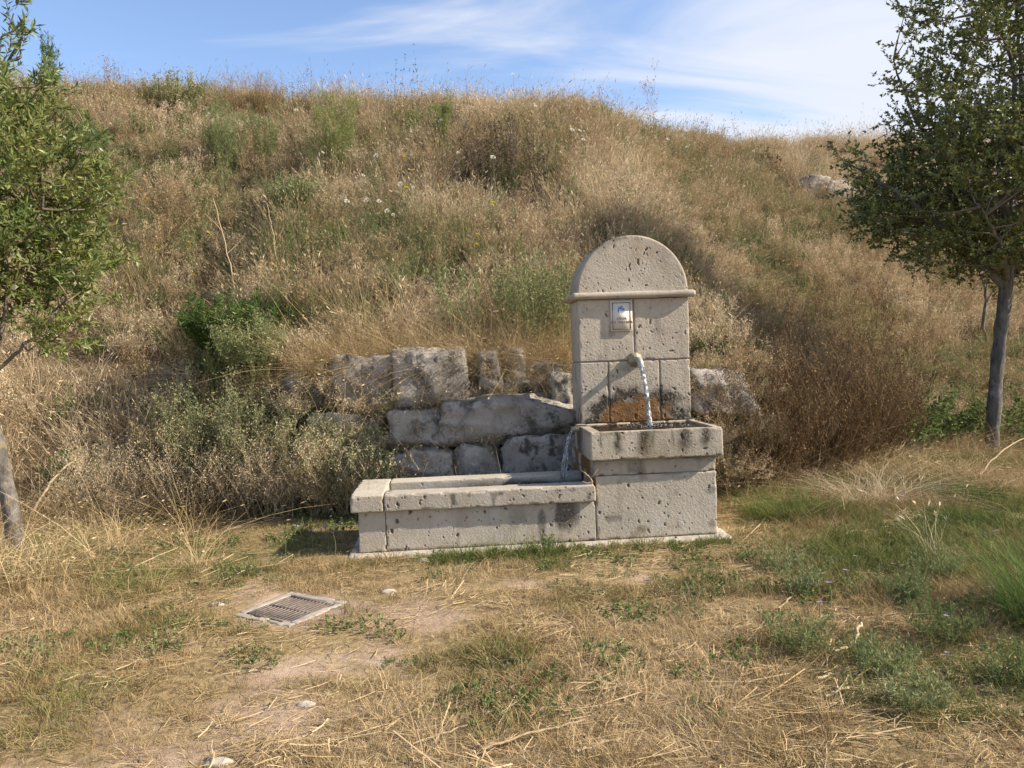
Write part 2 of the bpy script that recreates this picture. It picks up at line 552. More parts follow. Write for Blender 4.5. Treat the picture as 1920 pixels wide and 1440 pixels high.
def mat_ground():
    t = NT('trodden_ground')
    p = t.pos()
    dirt = t.ramp(t.noise(3.2, 6, .62, p), [(.3, (.28, .19, .125)), (.5, (.40, .285, .20)), (.7, (.50, .38, .285))])
    litter = t.ramp(t.noise(24, 6, .7, p), [(.3, (.12, .085, .042)), (.5, (.28, .20, .10)), (.7, (.44, .33, .18))])
    k = t.rng(t.math('ADD', t.noise(2.0, 5, .6, p), t.math('MULTIPLY', t.attr('bare'), .30)), .54, .74)
    c = t.mix(k, litter, dirt)
    c = t.mix(t.rng(t.noise(70, 3, .6, p), .6, .75, 0, .55), c, (.55, .44, .30))
    b = t.bump(t.noise(30, 6, .7, p), .9, .02)
    b = t.bump(t.noise(140, 4, .7, p), .7, .006, b)
    return t.finish(t.principled(c, .95, b, Specular_IOR_Level=.15))


def mat_hill():
    t = NT('hillside_soil')
    p = t.pos()
    c = t.ramp(t.noise(5, 6, .65, p), [(.3, (.07, .05, .03)), (.55, (.14, .10, .058)), (.75, (.24, .175, .10))])
    c = t.mix(t.rng(t.noise(40, 4, .6, p), .55, .75, 0, .6), c, (.34, .255, .145))
    b = t.bump(t.noise(18, 7, .7, p), 1.0, .06)
    return t.finish(t.principled(c, .95, b, Specular_IOR_Level=.1))


M_ground = mat_ground()
M_hill = mat_hill()

# ------------------------------------------------------------------ ground and hillside
# soft blobs in ground coordinates: x, y, rx, ry, rotation
BARE = [(-2.15, -2.8, .7, .42, .5, .8), (-1.4, -1.45, .8, .22, .25, .5), (-.4, -1.0, 1.0, .2, .05, .5), (-1.75, -2.05, .5, .3, .6, .7), (-2.08, -1.17, .50, .42, -.6, .75)]
GREEN = [(-1.1, -2.12, .5, .2, .12, .55), (1.9, .6, .42, .3, .2, .75), (-2.25, .25, .45, .35, 0, .6), (1.9, -2.1, .5, .5, 0, .3), (.55, -2.3, .5, .35, .2, .35), (.85, -2.8, .55, .3, .1, .35),
         (1.1, -1.1, .9, .45, .2, .5), (-2.7, -1.35, .45, .2, .3, .45), (-.75, -.3, .9, .12, .02, .8), (.4, -.28, .6, .1, 0, .6), (-3.0, -.4, .8, .3, .2, .45), (-3.3, -2.3, .6, .5, 0, .25), (2.3, -.3, 1.0, .4, .1, .2), (-2.95, .55, .9, .4, 0, .25)]


def blobs(x, y, L):
    r = np.zeros_like(x)
    for b in L:
        ca, sa = math.cos(b[4]), math.sin(b[4])
        u = ((x - b[0]) * ca + (y - b[1]) * sa) / b[2]; v = (-(x - b[0]) * sa + (y - b[1]) * ca) / b[3]
        r = np.maximum(r, np.exp(-(u * u + v * v) ** 1.4) * (b[5] if len(b) > 5 else 1))
    return r


def axis(lo, hi, step, far, grow):
    a = list(np.arange(lo, hi + 1e-6, step)); s = step
    while a[-1] < far: s *= grow; a.append(a[-1] + s)
    s = step
    while a[0] > -far: s *= grow; a.insert(0, a[0] - s)
    return np.array(a)


gx = axis(-7, 7, .075, 420, 1.13)
gy = axis(-4.5, 9, .075, 420, 1.13)
GX, GY = np.meshgrid(gx, gy)
GZ = terrain(GX, GY)
S = slope_s(GX, GY)
gv = np.stack([GX, GY, GZ], -1).reshape(-1, 3)
ni = len(gx)
a = (np.arange(len(gy) - 1)[:, None] * ni + np.arange(ni - 1)[None]).ravel()
quads = np.stack([a, a + 1, a + ni + 1, a + ni], 1)
# leave a pit open under the drain grate
dx, dy = gv[:, 0] + 2.06, gv[:, 1] + 1.17
uu = dx * math.cos(-.6) + dy * math.sin(-.6); vv = -dx * math.sin(-.6) + dy * math.cos(-.6)
inpit = (np.abs(uu) < .17) & (np.abs(vv) < .17)
gv[inpit, 2] -= .22
is_hill = S.reshape(-1)[quads].mean(1) > .14
bare = blobs(gv[:, 0], gv[:, 1], BARE)
for nm, sel, mt in (('ground', ~is_hill, M_ground), ('hillside', is_hill, M_hill)):
    use, inv = np.unique(quads[sel], return_inverse=True)
    m = MB(); m.add(gv[use], inv.reshape(-1, 4), bare=bare[use])
    o = m.build(nm, mt, smooth=True)
    tag(o, {'ground': 'trodden earth with straw and short dry grass in front of the fountain', 'hillside': 'dry grassy hillside rising behind the fountain to the skyline'}[nm], None, None, 'structure')


# ------------------------------------------------------------------ stone blocks of the fountain
def stone_block(name, parent, x0, x1, y0, y1, z0, z1, r=.008, step=.005, ystep=.012, pits=60, seed=0, depth=.012, ham=.0010,
                chips=.012, stain=None, cavity=None, mat=None, long=1.0, only=True):
    """rounded block with bush-hammered faces and real holes in the front; 'stain' paints weathering masks"""
    g = np.random.default_rng(seed)
    ax = [np.linspace(x0, x1, max(3, int((x1 - x0) / step) + 1)), np.linspace(y0, y1, max(3, int((y1 - y0) / ystep) + 1)), np.linspace(z0, z1, max(3, int((z1 - z0) / step) + 1))]
    V = []; Fc = []; n = 0
    for k in range(3):
        i, j = (k + 1) % 3, (k + 2) % 3
        for side in (0, 1):
            A, B = np.meshgrid(ax[i], ax[j], indexing='ij')
            P = np.zeros(A.shape + (3,)); P[..., i] = A; P[..., j] = B; P[..., k] = (ax[k][0], ax[k][-1])[side]
            na, nb = A.shape
            b = (np.arange(na - 1)[:, None] * nb + np.arange(nb - 1)[None]).ravel()
            q = np.stack([b, b + nb, b + nb + 1, b + 1], 1)
            if not side: q = q[:, ::-1]
            V.append(P.reshape(-1, 3)); Fc.append(q + n); n += na * nb
    V = np.concatenate(V); Fc = np.concatenate(Fc)
    key = np.round(V * 20000).astype(np.int64)
    key = key[:, 0] * 4000000007 + key[:, 1] * 2000003 + key[:, 2]
    _, first, inv = np.unique(key, return_index=True, return_inverse=True)
    V = V[first]; Fc = inv.ravel()[Fc]
    lo = np.array([x0, y0, z0]) + r; hi = np.array([x1, y1, z1]) - r
    q = np.clip(V, lo, hi); d = V - q
    nn = unit(d)
    edge = 1 - np.abs(nn).max(1)                      # >0 on the rounded edges
    P = q + nn * r
    disp = (vnoise(P / .010, seed) - .5) * 2 * ham + (vnoise(P / .16, seed + 1) - .5) * .004
    # chipped arrises
    near = np.sort((np.minimum(V - [x0, y0, z0], [x1, y1, z1] - V)), 1)[:, 1]
    ch = np.clip(vnoise(P / .05, seed + 2) - .63, 0, 1) * 3 * np.clip(1 - near / .02, 0, 1)
    disp = disp - ch * chips
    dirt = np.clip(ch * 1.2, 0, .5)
    front = nn[:, 1] < -.75
    fi = np.where(front)[0]
    warp = (vnoise(P[fi] / .013, seed + 3) - .5) * .009
    pu, pw = P[fi, 0] + warp, P[fi, 2] + (vnoise(P[fi] / .017, seed + 4) - .5) * .009
    hole = np.zeros(len(fi))
    for _ in range(int(pits * .62)):
        cx_, cz_ = g.uniform(x0, x1), g.uniform(z0, z1)
        big = g.random() ** 5
        l = (.0052 + .019 * big * g.uniform(.5, 1.2)) * long; w = .0036 + .0065 * big * g.uniform(.5, 1.3)
        an = g.normal(math.pi / 2, .55)
        ca, sa = math.cos(an), math.sin(an)
        sel = (np.abs(pu - cx_) < l * 1.4 + w) & (np.abs(pw - cz_) < l * 1.4 + w)
        if not sel.any(): continue
        du, dw = pu[sel] - cx_, pw[sel] - cz_
        e = ((du * ca + dw * sa) / l) ** 2 + ((-du * sa + dw * ca) / w) ** 2
        hole[sel] = np.maximum(hole[sel], np.clip(1.25 - e, 0, 1) ** .6 * depth * (.5 + .7 * big))
    disp[fi] -= hole
    dirt[fi] = np.maximum(dirt[fi], np.clip(hole / .006, 0, 1))  # deeper holes take more of the darker brown
    P = P + nn * disp[:, None]
    if cavity is not None:
        cx0, cx1, cy0, cy1, dep, notch = cavity
        top = nn[:, 2] > .75
        ins = top & (V[:, 0] > cx0) & (V[:, 0] < cx1) & (V[:, 1] > cy0) & (V[:, 1] < cy1)
        nt_ = top & (V[:, 0] <= cx0) & (V[:, 1] > notch[0]) & (V[:, 1] < notch[1])
        P[ins, 2] -= dep
        P[nt_, 2] -= .045
    at = dict(dirt=dirt)
    for k in ('black', 'green', 'rust'):
        at[k] = np.clip(stain[k](P, nn), 0, 1) if stain and k in stain else np.zeros(len(P))
    m = MB(); m.add(P, Fc, **at)
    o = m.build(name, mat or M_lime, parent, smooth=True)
    return o


fountain = thing('stone_fountain', 'pale limestone wall fountain with arched top, basin and long trough in front of the bank', 'fountain', (0, 0, 0))


def n3(P, s, k):
    return vnoise(P / s, k)


# pedestal
stone_block('foundation_slab', fountain, -1.87, 1.035, -.105, 1.32, -.12, .014, r=.02, step=.02, ystep=.02, pits=0, seed=5, chips=.07, ham=.005, mat=M_concrete)
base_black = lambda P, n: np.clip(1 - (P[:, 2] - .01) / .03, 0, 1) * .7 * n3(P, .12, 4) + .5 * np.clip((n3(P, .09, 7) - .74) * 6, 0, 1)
side_rust = lambda P, n: (n[:, 0] < -.5) * np.clip((n3(P, .11, 8) - .25) * 2.2, 0, 1) * sst(.28, .36, P[:, 2])
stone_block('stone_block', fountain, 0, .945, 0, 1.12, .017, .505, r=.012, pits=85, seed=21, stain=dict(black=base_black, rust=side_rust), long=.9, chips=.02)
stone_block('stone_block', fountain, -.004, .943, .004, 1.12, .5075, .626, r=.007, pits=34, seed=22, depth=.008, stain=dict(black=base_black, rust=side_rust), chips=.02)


# basin with its hollow and an overflow notch on the left
def basin_black(P, n):
    s = np.zeros(len(P))
    for cx_, w, z0_, a_ in ((.169, .030, .67, .95), (.381, .055, .64, 1.0), (.44, .02, .70, .7), (.60, .014, .70, .5), (.69, .052, .67, .9), (.847, .038, .69, .95), (.05, .012, .70, .7)):
        wob = (n3(P, .05, 31) - .5) * .03
        s = np.maximum(s, a_ * np.exp(-((P[:, 0] - cx_ + wob) / w) ** 2) * sst(z0_ - .03, z0_ + .07, P[:, 2]))
    s = s * (n[:, 1] < -.3)
    s = np.maximum(s, sst(.80, .846, P[:, 2]) * .75 * n3(P, .06, 33) * (n[:, 1] < .4) * (n[:, 2] < .7))
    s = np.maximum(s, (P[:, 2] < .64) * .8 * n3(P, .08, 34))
    return np.maximum(s, (n[:, 0] < -.5) * .9 * np.exp(-((P[:, 1] - .42 + (n3(P, .06, 39) - .5) * .1) / .16) ** 2))


def basin_green(P, n):
    inner = (P[:, 2] < .82) & (n[:, 2] > .7)
    rim = (n[:, 2] > .5) * .8 * np.clip(n3(P, .09, 35) * 1.5 - .2, 0, 1)
    return np.maximum(np.maximum(inner * .95, rim), (n[:, 1] < -.5) * .55 * np.clip((n3(P, .22, 36) - .42) * 2.2, 0, 1))


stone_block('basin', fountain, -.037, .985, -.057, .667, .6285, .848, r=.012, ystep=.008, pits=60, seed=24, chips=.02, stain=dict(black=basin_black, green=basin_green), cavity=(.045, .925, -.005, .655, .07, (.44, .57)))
m = MB(); boxmb(m, -.085, .05, .44, .475, .815, .838, green=.5); boxmb(m, -.085, .05, .535, .57, .815, .838, green=.5); boxmb(m, -.085, .05, .4755, .5345, .8, .81, green=.8)
m.build('spout_lip', M_lime, fountain)

# upright: mortar core and five blocks
m = MB(); boxmb(m, .032, .961, .681, 1.105, .83, 1.93)
m.build('core', M_mortar, fountain)


def wall_black(P, n):
    r = np.hypot((P[:, 0] - .50) / 1.25, (P[:, 2] - .85) / .78)
    wob = (n3(P, .07, 41) - .5) * .16 + (n3(P, .02, 42) - .5) * .07
    ring = np.clip(1.1 * np.exp(-((r + wob - .31) / .075) ** 2), 0, 1)
    low = sst(.93, .86, P[:, 2]) * np.clip(n3(P, .05, 43) * 1.6 - .3, 0, 1) * .9
    drip = np.exp(-((P[:, 0] - .62) / .05) ** 2) * sst(1.12, 1.0, P[:, 2]) * sst(.86, .98, P[:, 2]) * .7
    drip2 = np.exp(-((P[:, 0] - .43) / .05) ** 2) * sst(1.13, 1.02, P[:, 2]) * sst(.9, .98, P[:, 2]) * .55
    sp = .35 * np.clip((n3(P, .10, 44) - .72) * 6, 0, 1)
    return np.maximum.reduce([ring, low, drip, drip2, sp]) * (n[:, 1] < .3)


def wall_rust(P, n):
    r = np.hypot((P[:, 0] - .50) / 1.25, (P[:, 2] - .85) / .78) + (n3(P, .06, 45) - .5) * .10
    return sst(.30, .22, r) * (n[:, 1] < -.2) * .93


st = dict(black=wall_black, rust=wall_rust)
ZJ = 1.367
for k, (a0, a1, b0, b1, p_) in enumerate(((.022, .262, .848, ZJ - .004, 42), (.269, .703, .848, ZJ - .004, 60), (.710, .971, .848, ZJ - .004, 55), (.022, .491, ZJ + .004, 1.892, 60), (.499, .971, ZJ + .004, 1.892, 55))):
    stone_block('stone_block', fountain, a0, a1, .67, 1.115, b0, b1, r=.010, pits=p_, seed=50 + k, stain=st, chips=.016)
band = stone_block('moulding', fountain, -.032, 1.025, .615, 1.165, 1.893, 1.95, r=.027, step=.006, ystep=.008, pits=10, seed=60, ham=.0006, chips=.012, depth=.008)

# arched head stone: a half drum with eased front edge
def arch_stone():
    Rr, zc, xc, rr = .4745, 1.951, .4965, .016
    y0, y1 = .672, 1.113
    prof = [(x, y0) for x in np.linspace(.001, Rr - rr, 88)]
    prof += [(Rr - rr + rr * math.sin(t), y0 + rr - rr * math.cos(t)) for t in np.linspace(.2, math.pi / 2, 6)]
    prof += [(Rr, y) for y in np.linspace(y0 + rr, y1 - .01, 30)[1:]]
    prof += [(x, y1) for x in np.linspace(Rr - .012, .001, 10)]
    prof = np.array(prof); nt_ = 281
    th = np.linspace(0, math.pi, nt_)
    P = np.stack([xc + prof[:, 0][:, None] * np.cos(th)[None], np.repeat(prof[:, 1][:, None], nt_, 1), zc + prof[:, 0][:, None] * np.sin(th)[None]], -1)
    K = len(prof)
    v = P.reshape(-1, 3)
    b = (np.arange(K - 1)[:, None] * nt_ + np.arange(nt_ - 1)[None]).ravel()
    f = np.stack([b, b + 1, b + nt_ + 1, b + nt_], 1)
    isf = np.repeat(np.arange(K) < 89, nt_)
    g = np.random.default_rng(71)
    hole = np.zeros(len(v))
    pu = v[:, 0] + (vnoise(v / .013, 72) - .5) * .009; pw = v[:, 2] + (vnoise(v / .017, 73) - .5) * .009
    spec = [(.60, 2.27, .022, .006, 1.3), (.625, 2.26, .02, .005, 1.8), (.47, 2.17, .02, .009, 1.2), (.475, 2.14, .018, .006, 1.9), (.465, 2.05, .02, .006, 1.2), (.61, 2.0, .016, .008, .1), (.34, 2.33, .018, .008, 1.2), (.53, 2.30, .02, .005, 1.1)]
    for _ in range(58):
        t, q = g.uniform(0, math.pi), math.sqrt(g.random()) * Rr; big = g.random() ** 5
        spec.append((xc + q * math.cos(t), zc + q * math.sin(t), .005 + .018 * big, .0035 + .006 * big, g.normal(1.57, .6)))
    for cx_, cz_, l, w, an in [(a_, b_, c_ * .75, d_ * .8, e_) for a_, b_, c_, d_, e_ in spec]:
        sel = isf & (np.abs(pu - cx_) < l * 1.5) & (np.abs(pw - cz_) < l * 1.5)
        if not sel.any(): continue
        du, dw = pu[sel] - cx_, pw[sel] - cz_
        e = ((du * math.cos(an) + dw * math.sin(an)) / l) ** 2 + ((-du * math.sin(an) + dw * math.cos(an)) / w) ** 2
        hole[sel] = np.maximum(hole[sel], np.clip(1.25 - e, 0, 1) ** .6 * .011)
    d = (vnoise(v / .010, 74) - .5) * .0021 + (vnoise(v / .16, 75) - .5) * .004
    rad = unit(v - np.array([xc, 0, zc]) * [1, 0, 1] - np.stack([0 * v[:, 0], v[:, 1], 0 * v[:, 0]], 1))
    v = v + isf[:, None] * np.array([0, 1, 0]) * (hole - d)[:, None] + (~isf)[:, None] * rad * (d * .8)[:, None]
    blk = np.clip((n3(v, .11, 76) - .66) * 4, 0, .6) * sst(2.2, 2.42, v[:, 2]) + (~isf) * .25 * n3(v, .08, 77)
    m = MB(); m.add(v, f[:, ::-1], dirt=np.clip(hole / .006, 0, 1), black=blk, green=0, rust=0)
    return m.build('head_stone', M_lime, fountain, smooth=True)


arch_stone()

# trough: walls, caps, floor
tr_black = lambda P, n: np.maximum(.8 * np.clip((n3(P * [1, 1, .35], .07, 81) - .66) * 6, 0, 1) * sst(-.9, -.2, P[:, 0]) * (P[:, 2] < .33), .75 * sst(.05, .02, P[:, 2]) * n3(P, .1, 82))
in_black = lambda P, n: np.maximum(tr_black(P, n), (n[:, 1] < -.5) * sst(.43, .37, P[:, 2] + (n3(P, .12, 83) - .5) * .06) * sst(-1.5, -.4, P[:, 0]))
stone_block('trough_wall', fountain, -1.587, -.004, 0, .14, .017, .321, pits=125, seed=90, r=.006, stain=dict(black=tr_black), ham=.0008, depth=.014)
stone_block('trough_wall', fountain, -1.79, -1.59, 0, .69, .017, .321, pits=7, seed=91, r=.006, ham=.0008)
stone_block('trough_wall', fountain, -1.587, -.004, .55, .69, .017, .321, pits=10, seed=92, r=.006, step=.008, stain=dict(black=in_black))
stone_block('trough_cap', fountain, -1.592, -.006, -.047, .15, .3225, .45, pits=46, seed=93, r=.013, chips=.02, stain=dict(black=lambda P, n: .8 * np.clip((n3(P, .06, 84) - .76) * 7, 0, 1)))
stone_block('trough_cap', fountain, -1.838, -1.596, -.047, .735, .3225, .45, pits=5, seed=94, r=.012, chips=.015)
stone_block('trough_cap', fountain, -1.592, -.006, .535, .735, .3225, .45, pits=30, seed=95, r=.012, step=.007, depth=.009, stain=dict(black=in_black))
m = MB(); boxmb(m, -1.589, -.005, .141, .549, .05, .12)
m.build('trough_floor', M_dark, fountain)

# spout: rough bronze rosette and a short pipe bent downwards
sp = thing('spout', 'worn bronze water spout with round rosette on the fountain front', 'spout', (.493, .665, 1.375))
m = MB()
prof = [(0, -.052), (.02, -.052), (.032, -.046), (.040, -.036), (.046, -.030), (.056, -.024), (.062, -.012), (.062, .004)]
th = np.linspace(0, 2 * np.pi, 33)[:-1]
V = np.array([[(r_ * (1 + .05 * math.cos(9 * t)) * math.cos(t), y_, r_ * (1 + .05 * math.cos(9 * t)) * math.sin(t)) for t in th] for r_, y_ in prof])
V = V + (vnoise(V.reshape(-1, 3) / .012, 3).reshape(V.shape[:2])[..., None] - .5) * .007
b = np.arange(len(prof) - 1)[:, None] * 32 + np.arange(32)[None]; b2 = np.arange(len(prof) - 1)[:, None] * 32 + (np.arange(32)[None] + 1) % 32
m.add(V.reshape(-1, 3), np.stack([b, b2, b2 + 32, b + 32], -1).reshape(-1, 4))
m.build('rosette', M_brass, sp, smooth=True)
m = MB()
tube(m, catmull([(.0, -.03, 0), (.006, -.09, -.002), (.014, -.125, -.02), (.017, -.135, -.06)], 16), [.026] * 11 + [.027] * 5, 16)
tube(m, [(.0165, -.134, -.045), (.0172, -.136, -.066)], [.031, .031], 16)
m.build('pipe', M_pipe, sp, smooth=True)

# water
S0 = np.array([.511, .529, 1.313])
ts = np.linspace(0, 1, 46)
path = np.stack([S0[0] + .02 * ts, S0[1] - .17 * ts ** .95, S0[2] - .48 * (.35 * ts + .65 * ts * ts)], 1)
path += np.stack([np.sin(ts * 19) * .003, np.cos(ts * 15) * .003, 0 * ts], 1) * ts[:, None]
m = MB(); tube(m, path, .020 - .004 * np.sin(ts * 3) + .004 * np.sin(ts * 23) * ts, 14, wob=.42, seed=5)
link('water_stream', m.mesh('water_stream', True), M_stream, None, kind='thing', label='clear white jet of water falling from the bronze spout into the basin', cat='water jet')
wv = []


def water_sheet(name, x0, x1, y0, y1, z, centre, amp, label):
    xs = np.linspace(x0, x1, 90); ys = np.linspace(y0, y1, 60)
    A, B = np.meshgrid(xs, ys)
    r_ = np.hypot(A - centre[0], B - centre[1])
    Z = z + amp * np.sin(r_ * 95) * np.exp(-r_ * 5) + amp * 1.2 * (fbm2(A, B, .035, 6, 2) - .5)
    v = np.stack([A, B, Z], -1).reshape(-1, 3)
    b = (np.arange(59)[:, None] * 90 + np.arange(89)[None]).ravel()
    m = MB(); m.add(v, np.stack([b, b + 1, b + 91, b + 90], 1))
    o = m.build(name, M_water, smooth=True)
    tag(o, label, None, None, 'structure')


water_sheet('water', .0455, .9245, -.0045, .6545, .836, (.53, .36), .006, 'rippled water filling the upper stone basin')
water_sheet('water', -1.588, -.006, .142, .548, .362, (-.14, .47), .004, 'still water standing in the long stone trough')
# overflow running over the lip into the trough
m = MB()
for k in range(9):
    y_ = .478 + .0068 * k; o_ = .10 + .05 * rng.random() - .004 * abs(k - 4)
    tt = np.linspace(0, 1, 16)
    bot = .36 if k in (0, 1, 4, 7) else .36 + .16 * rng.random()
    pth = np.stack([-.075 - o_ * tt ** .8, np.full(16, y_) + .01 * np.sin(tt * 6 + k), .816 - (.816 - bot) * tt ** 1.5], 1)
    tube(m, pth, np.interp(tt, [0, .5, 1], [.006, .0045, .0018 + .002 * (k == 0)]), 6, wob=.5, seed=k)
link('overflow', m.mesh('overflow', True), M_stream, None, kind='thing', label='thin curtain of water spilling from the basin lip into the trough', cat='water overflow')
# splash drops and foam where the jet lands
m = MB()
ico = np.array([(0, 0, 1), (1, 0, 0), (0, 1, 0), (-1, 0, 0), (0, -1, 0), (0, 0, -1)], float)
icf = [(0, 1, 2), (0, 2, 3), (0, 3, 4), (0, 4, 1), (5, 2, 1), (5, 3, 2), (5, 4, 3), (5, 1, 4)]
for k in range(150):
    r_ = abs(rng.normal(0, .13)); t_ = rng.uniform(0, 6.28)
    m.add(np.array([.531 + r_ * math.cos(t_) * 1.3, .36 + r_ * math.sin(t_) * .75, .838 + rng.random() ** 4 * .05 * math.exp(-r_ * 6)]) + ico * rng.uniform(.003, .008) * [1, 1, .6], icf)
tag(m.build('splash_foam', M_stream, smooth=True), 'white splash foam where the jet hits the basin water', None, None, 'stuff')

# sign under the moulding
sg = thing('warning_sign', 'small framed notice on the fountain front lettered AGUA NO TRATADA', 'sign', (.386, .655, 1.747))
M_plate = mat_simple('cream_enamel', (.64, .58, .50), (.70, .635, .55), 9, .5, .1)
M_ink = mat_simple('brown_ink', (.075, .05, .04), (.10, .07, .055), 9, .6, .1)
M_blue = mat_simple('blue_ink', (.02, .14, .42), (.03, .17, .48), 9, .55, .1)
M_pale = mat_simple('pale_blue_ink', (.44, .50, .55), (.46, .52, .57), 9, .55, .1)
M_red = mat_simple('red_ink', (.42, .10, .10), (.46, .12, .12), 9, .55, .1)
W2, H2 = .0925, .127
m = MB(); boxmb(m, -W2, W2, -.004, .012, -H2, H2); m.build('plate', M_plate, sg)
m = MB()
for a_, b_, c_, d_ in ((-W2 + .014, W2 - .014, H2 - .019, H2 - .014), (-W2 + .014, W2 - .014, -H2 + .014, -H2 + .019), (-W2 + .014, -W2 + .019, -H2 + .0191, H2 - .0191), (W2 - .019, W2 - .014, -H2 + .0191, H2 - .0191)):
    boxmb(m, a_, b_, -.0056, -.0041, c_, d_)
m.build('border', M_ink, sg)


def flat_poly(m, pts, y):
    c = np.mean(pts, 0); v = [(p[0], y, p[1]) for p in pts] + [(c[0], y, c[1])]
    n = len(pts); m.add(v, [(k, (k + 1) % n, n) for k in range(n)])


m = MB(); flat_poly(m, [(-.004 + .033 * math.cos(t) * (1 + .06 * math.sin(5 * t)), .055 + .031 * math.sin(t)) for t in np.linspace(0, 6.28, 25)[:-1]], -.0046)
m.build('pictogram_ground', M_pale, sg)
m = MB()


def stroke(m, pts, w, y):
    pts = np.array(pts); t = unit(np.gradient(pts, axis=0)); s = np.stack([-t[:, 1], t[:, 0]], 1) * w / 2
    v = np.concatenate([np.c_[pts[:, 0] - s[:, 0], np.full(len(pts), y), pts[:, 1] - s[:, 1]], np.c_[pts[:, 0] + s[:, 0], np.full(len(pts), y), pts[:, 1] + s[:, 1]]])
    k = np.arange(len(pts) - 1); n = len(pts)
    m.add(v, np.stack([k, k + 1, k + n + 1, k + n], 1))


stroke(m, [(-.024, .026), (-.024, .052), (-.022, .064), (-.012, .070), (.0, .069)], .0095, -.0054)
stroke(m, [(-.010, .066), (.002, .056)], .011, -.0056)
stroke(m, [(-.034, .081), (-.024, .071)], .003, -.0057)
flat_poly(m, [(.004 + .0072 * math.cos(t), .078 + .0072 * math.sin(t)) for t in np.linspace(0, 6.28, 15)[:-1]], -.0054)
flat_poly(m, [(.003, .064), (.014, .066), (.027, .060), (.026, .049), (.017, .049), (.008, .055)], -.0058)
m.build('pictogram', M_blue, sg)
m = MB(); stroke(m, [(-.010, .062), (.008, .047), (.032, .029)], .0036, -.0062); m.build('slash', M_red, sg)


def text_mesh(txt, size, x, z, parent):
    cu = bpy.data.curves.new('lettering', 'FONT'); cu.body = txt; cu.size = size; cu.align_x = 'CENTER'; cu.space_character = 1.12
    cu.extrude = .0004; cu.offset = .0004
    o = bpy.data.objects.new('lettering', cu); COL.objects.link(o)
    bpy.context.view_layer.update()
    me = bpy.data.meshes.new_from_object(o.evaluated_get(bpy.context.evaluated_depsgraph_get()))
    bpy.data.objects.remove(o); me.materials.clear()
    t = link('lettering', me, M_ink, parent)
    t.location = (x, -.0048, z); t.rotation_euler = (math.radians(90), 0, 0)


text_mesh('AGUA', .0285, 0, -.031, sg)
text_mesh('NO TRATADA', .0265, 0, -.061, sg)

# ------------------------------------------------------------------ drain
dr = thing('drain_grate', 'rusty iron drain grate in a pale concrete frame set in the grass', 'drain', (-2.055, -1.172, .0))
dr.rotation_euler = (0, 0, -.6)
A_, I_ = .238, .182
for (x0, x1, y0, y1) in ((-A_, A_, -A_, -I_), (-A_, A_, I_, A_), (-A_, -I_, -I_ + .001, I_ - .001), (I_, A_, -I_ + .001, I_ - .001)):
    stone_block('frame', dr, x0, x1, y0, y1, -.12, .006, r=.004, step=.011, ystep=.011, pits=0, seed=int(abs(x0 * 1000) + abs(y1 * 300)), ham=.0022, chips=.045, mat=M_frame)
m = MB(); boxmb(m, -I_, I_, -I_, I_, -.24, -.225); m.build('pit_floor', M_dark, dr)
m = MB()
for (x0, x1, y0, y1) in ((-I_ + .004, I_ - .004, -I_ + .004, -I_ + .018), (-I_ + .004, I_ - .004, I_ - .018, I_ - .004), (-I_ + .004, -I_ + .018, -I_ + .018, I_ - .018), (I_ - .018, I_ - .004, -I_ + .018, I_ - .018)):
    boxmb(m, x0, x1, y0, y1, -.006, .004)
boxmb(m, -I_ + .018, I_ - .018, -.007, .007, -.005, .003)
grate = m.build('grate', M_iron, dr)
m = MB(); boxmb(m, -.0068, .0068, -I_ + .0185, I_ - .0185, -.008, .002)
bar_me = m.mesh('bar')
for k in range(11):
    o = link('bar', bar_me, M_iron, grate); o.location = (-I_ + .036 + k * (2 * I_ - .072) / 10, 0, 0)


# ------------------------------------------------------------------ retaining wall of boulders
wall = thing('retaining_wall', 'rough grey boulder retaining wall half buried in weeds behind the fountain', 'wall', (0, 0, 0))


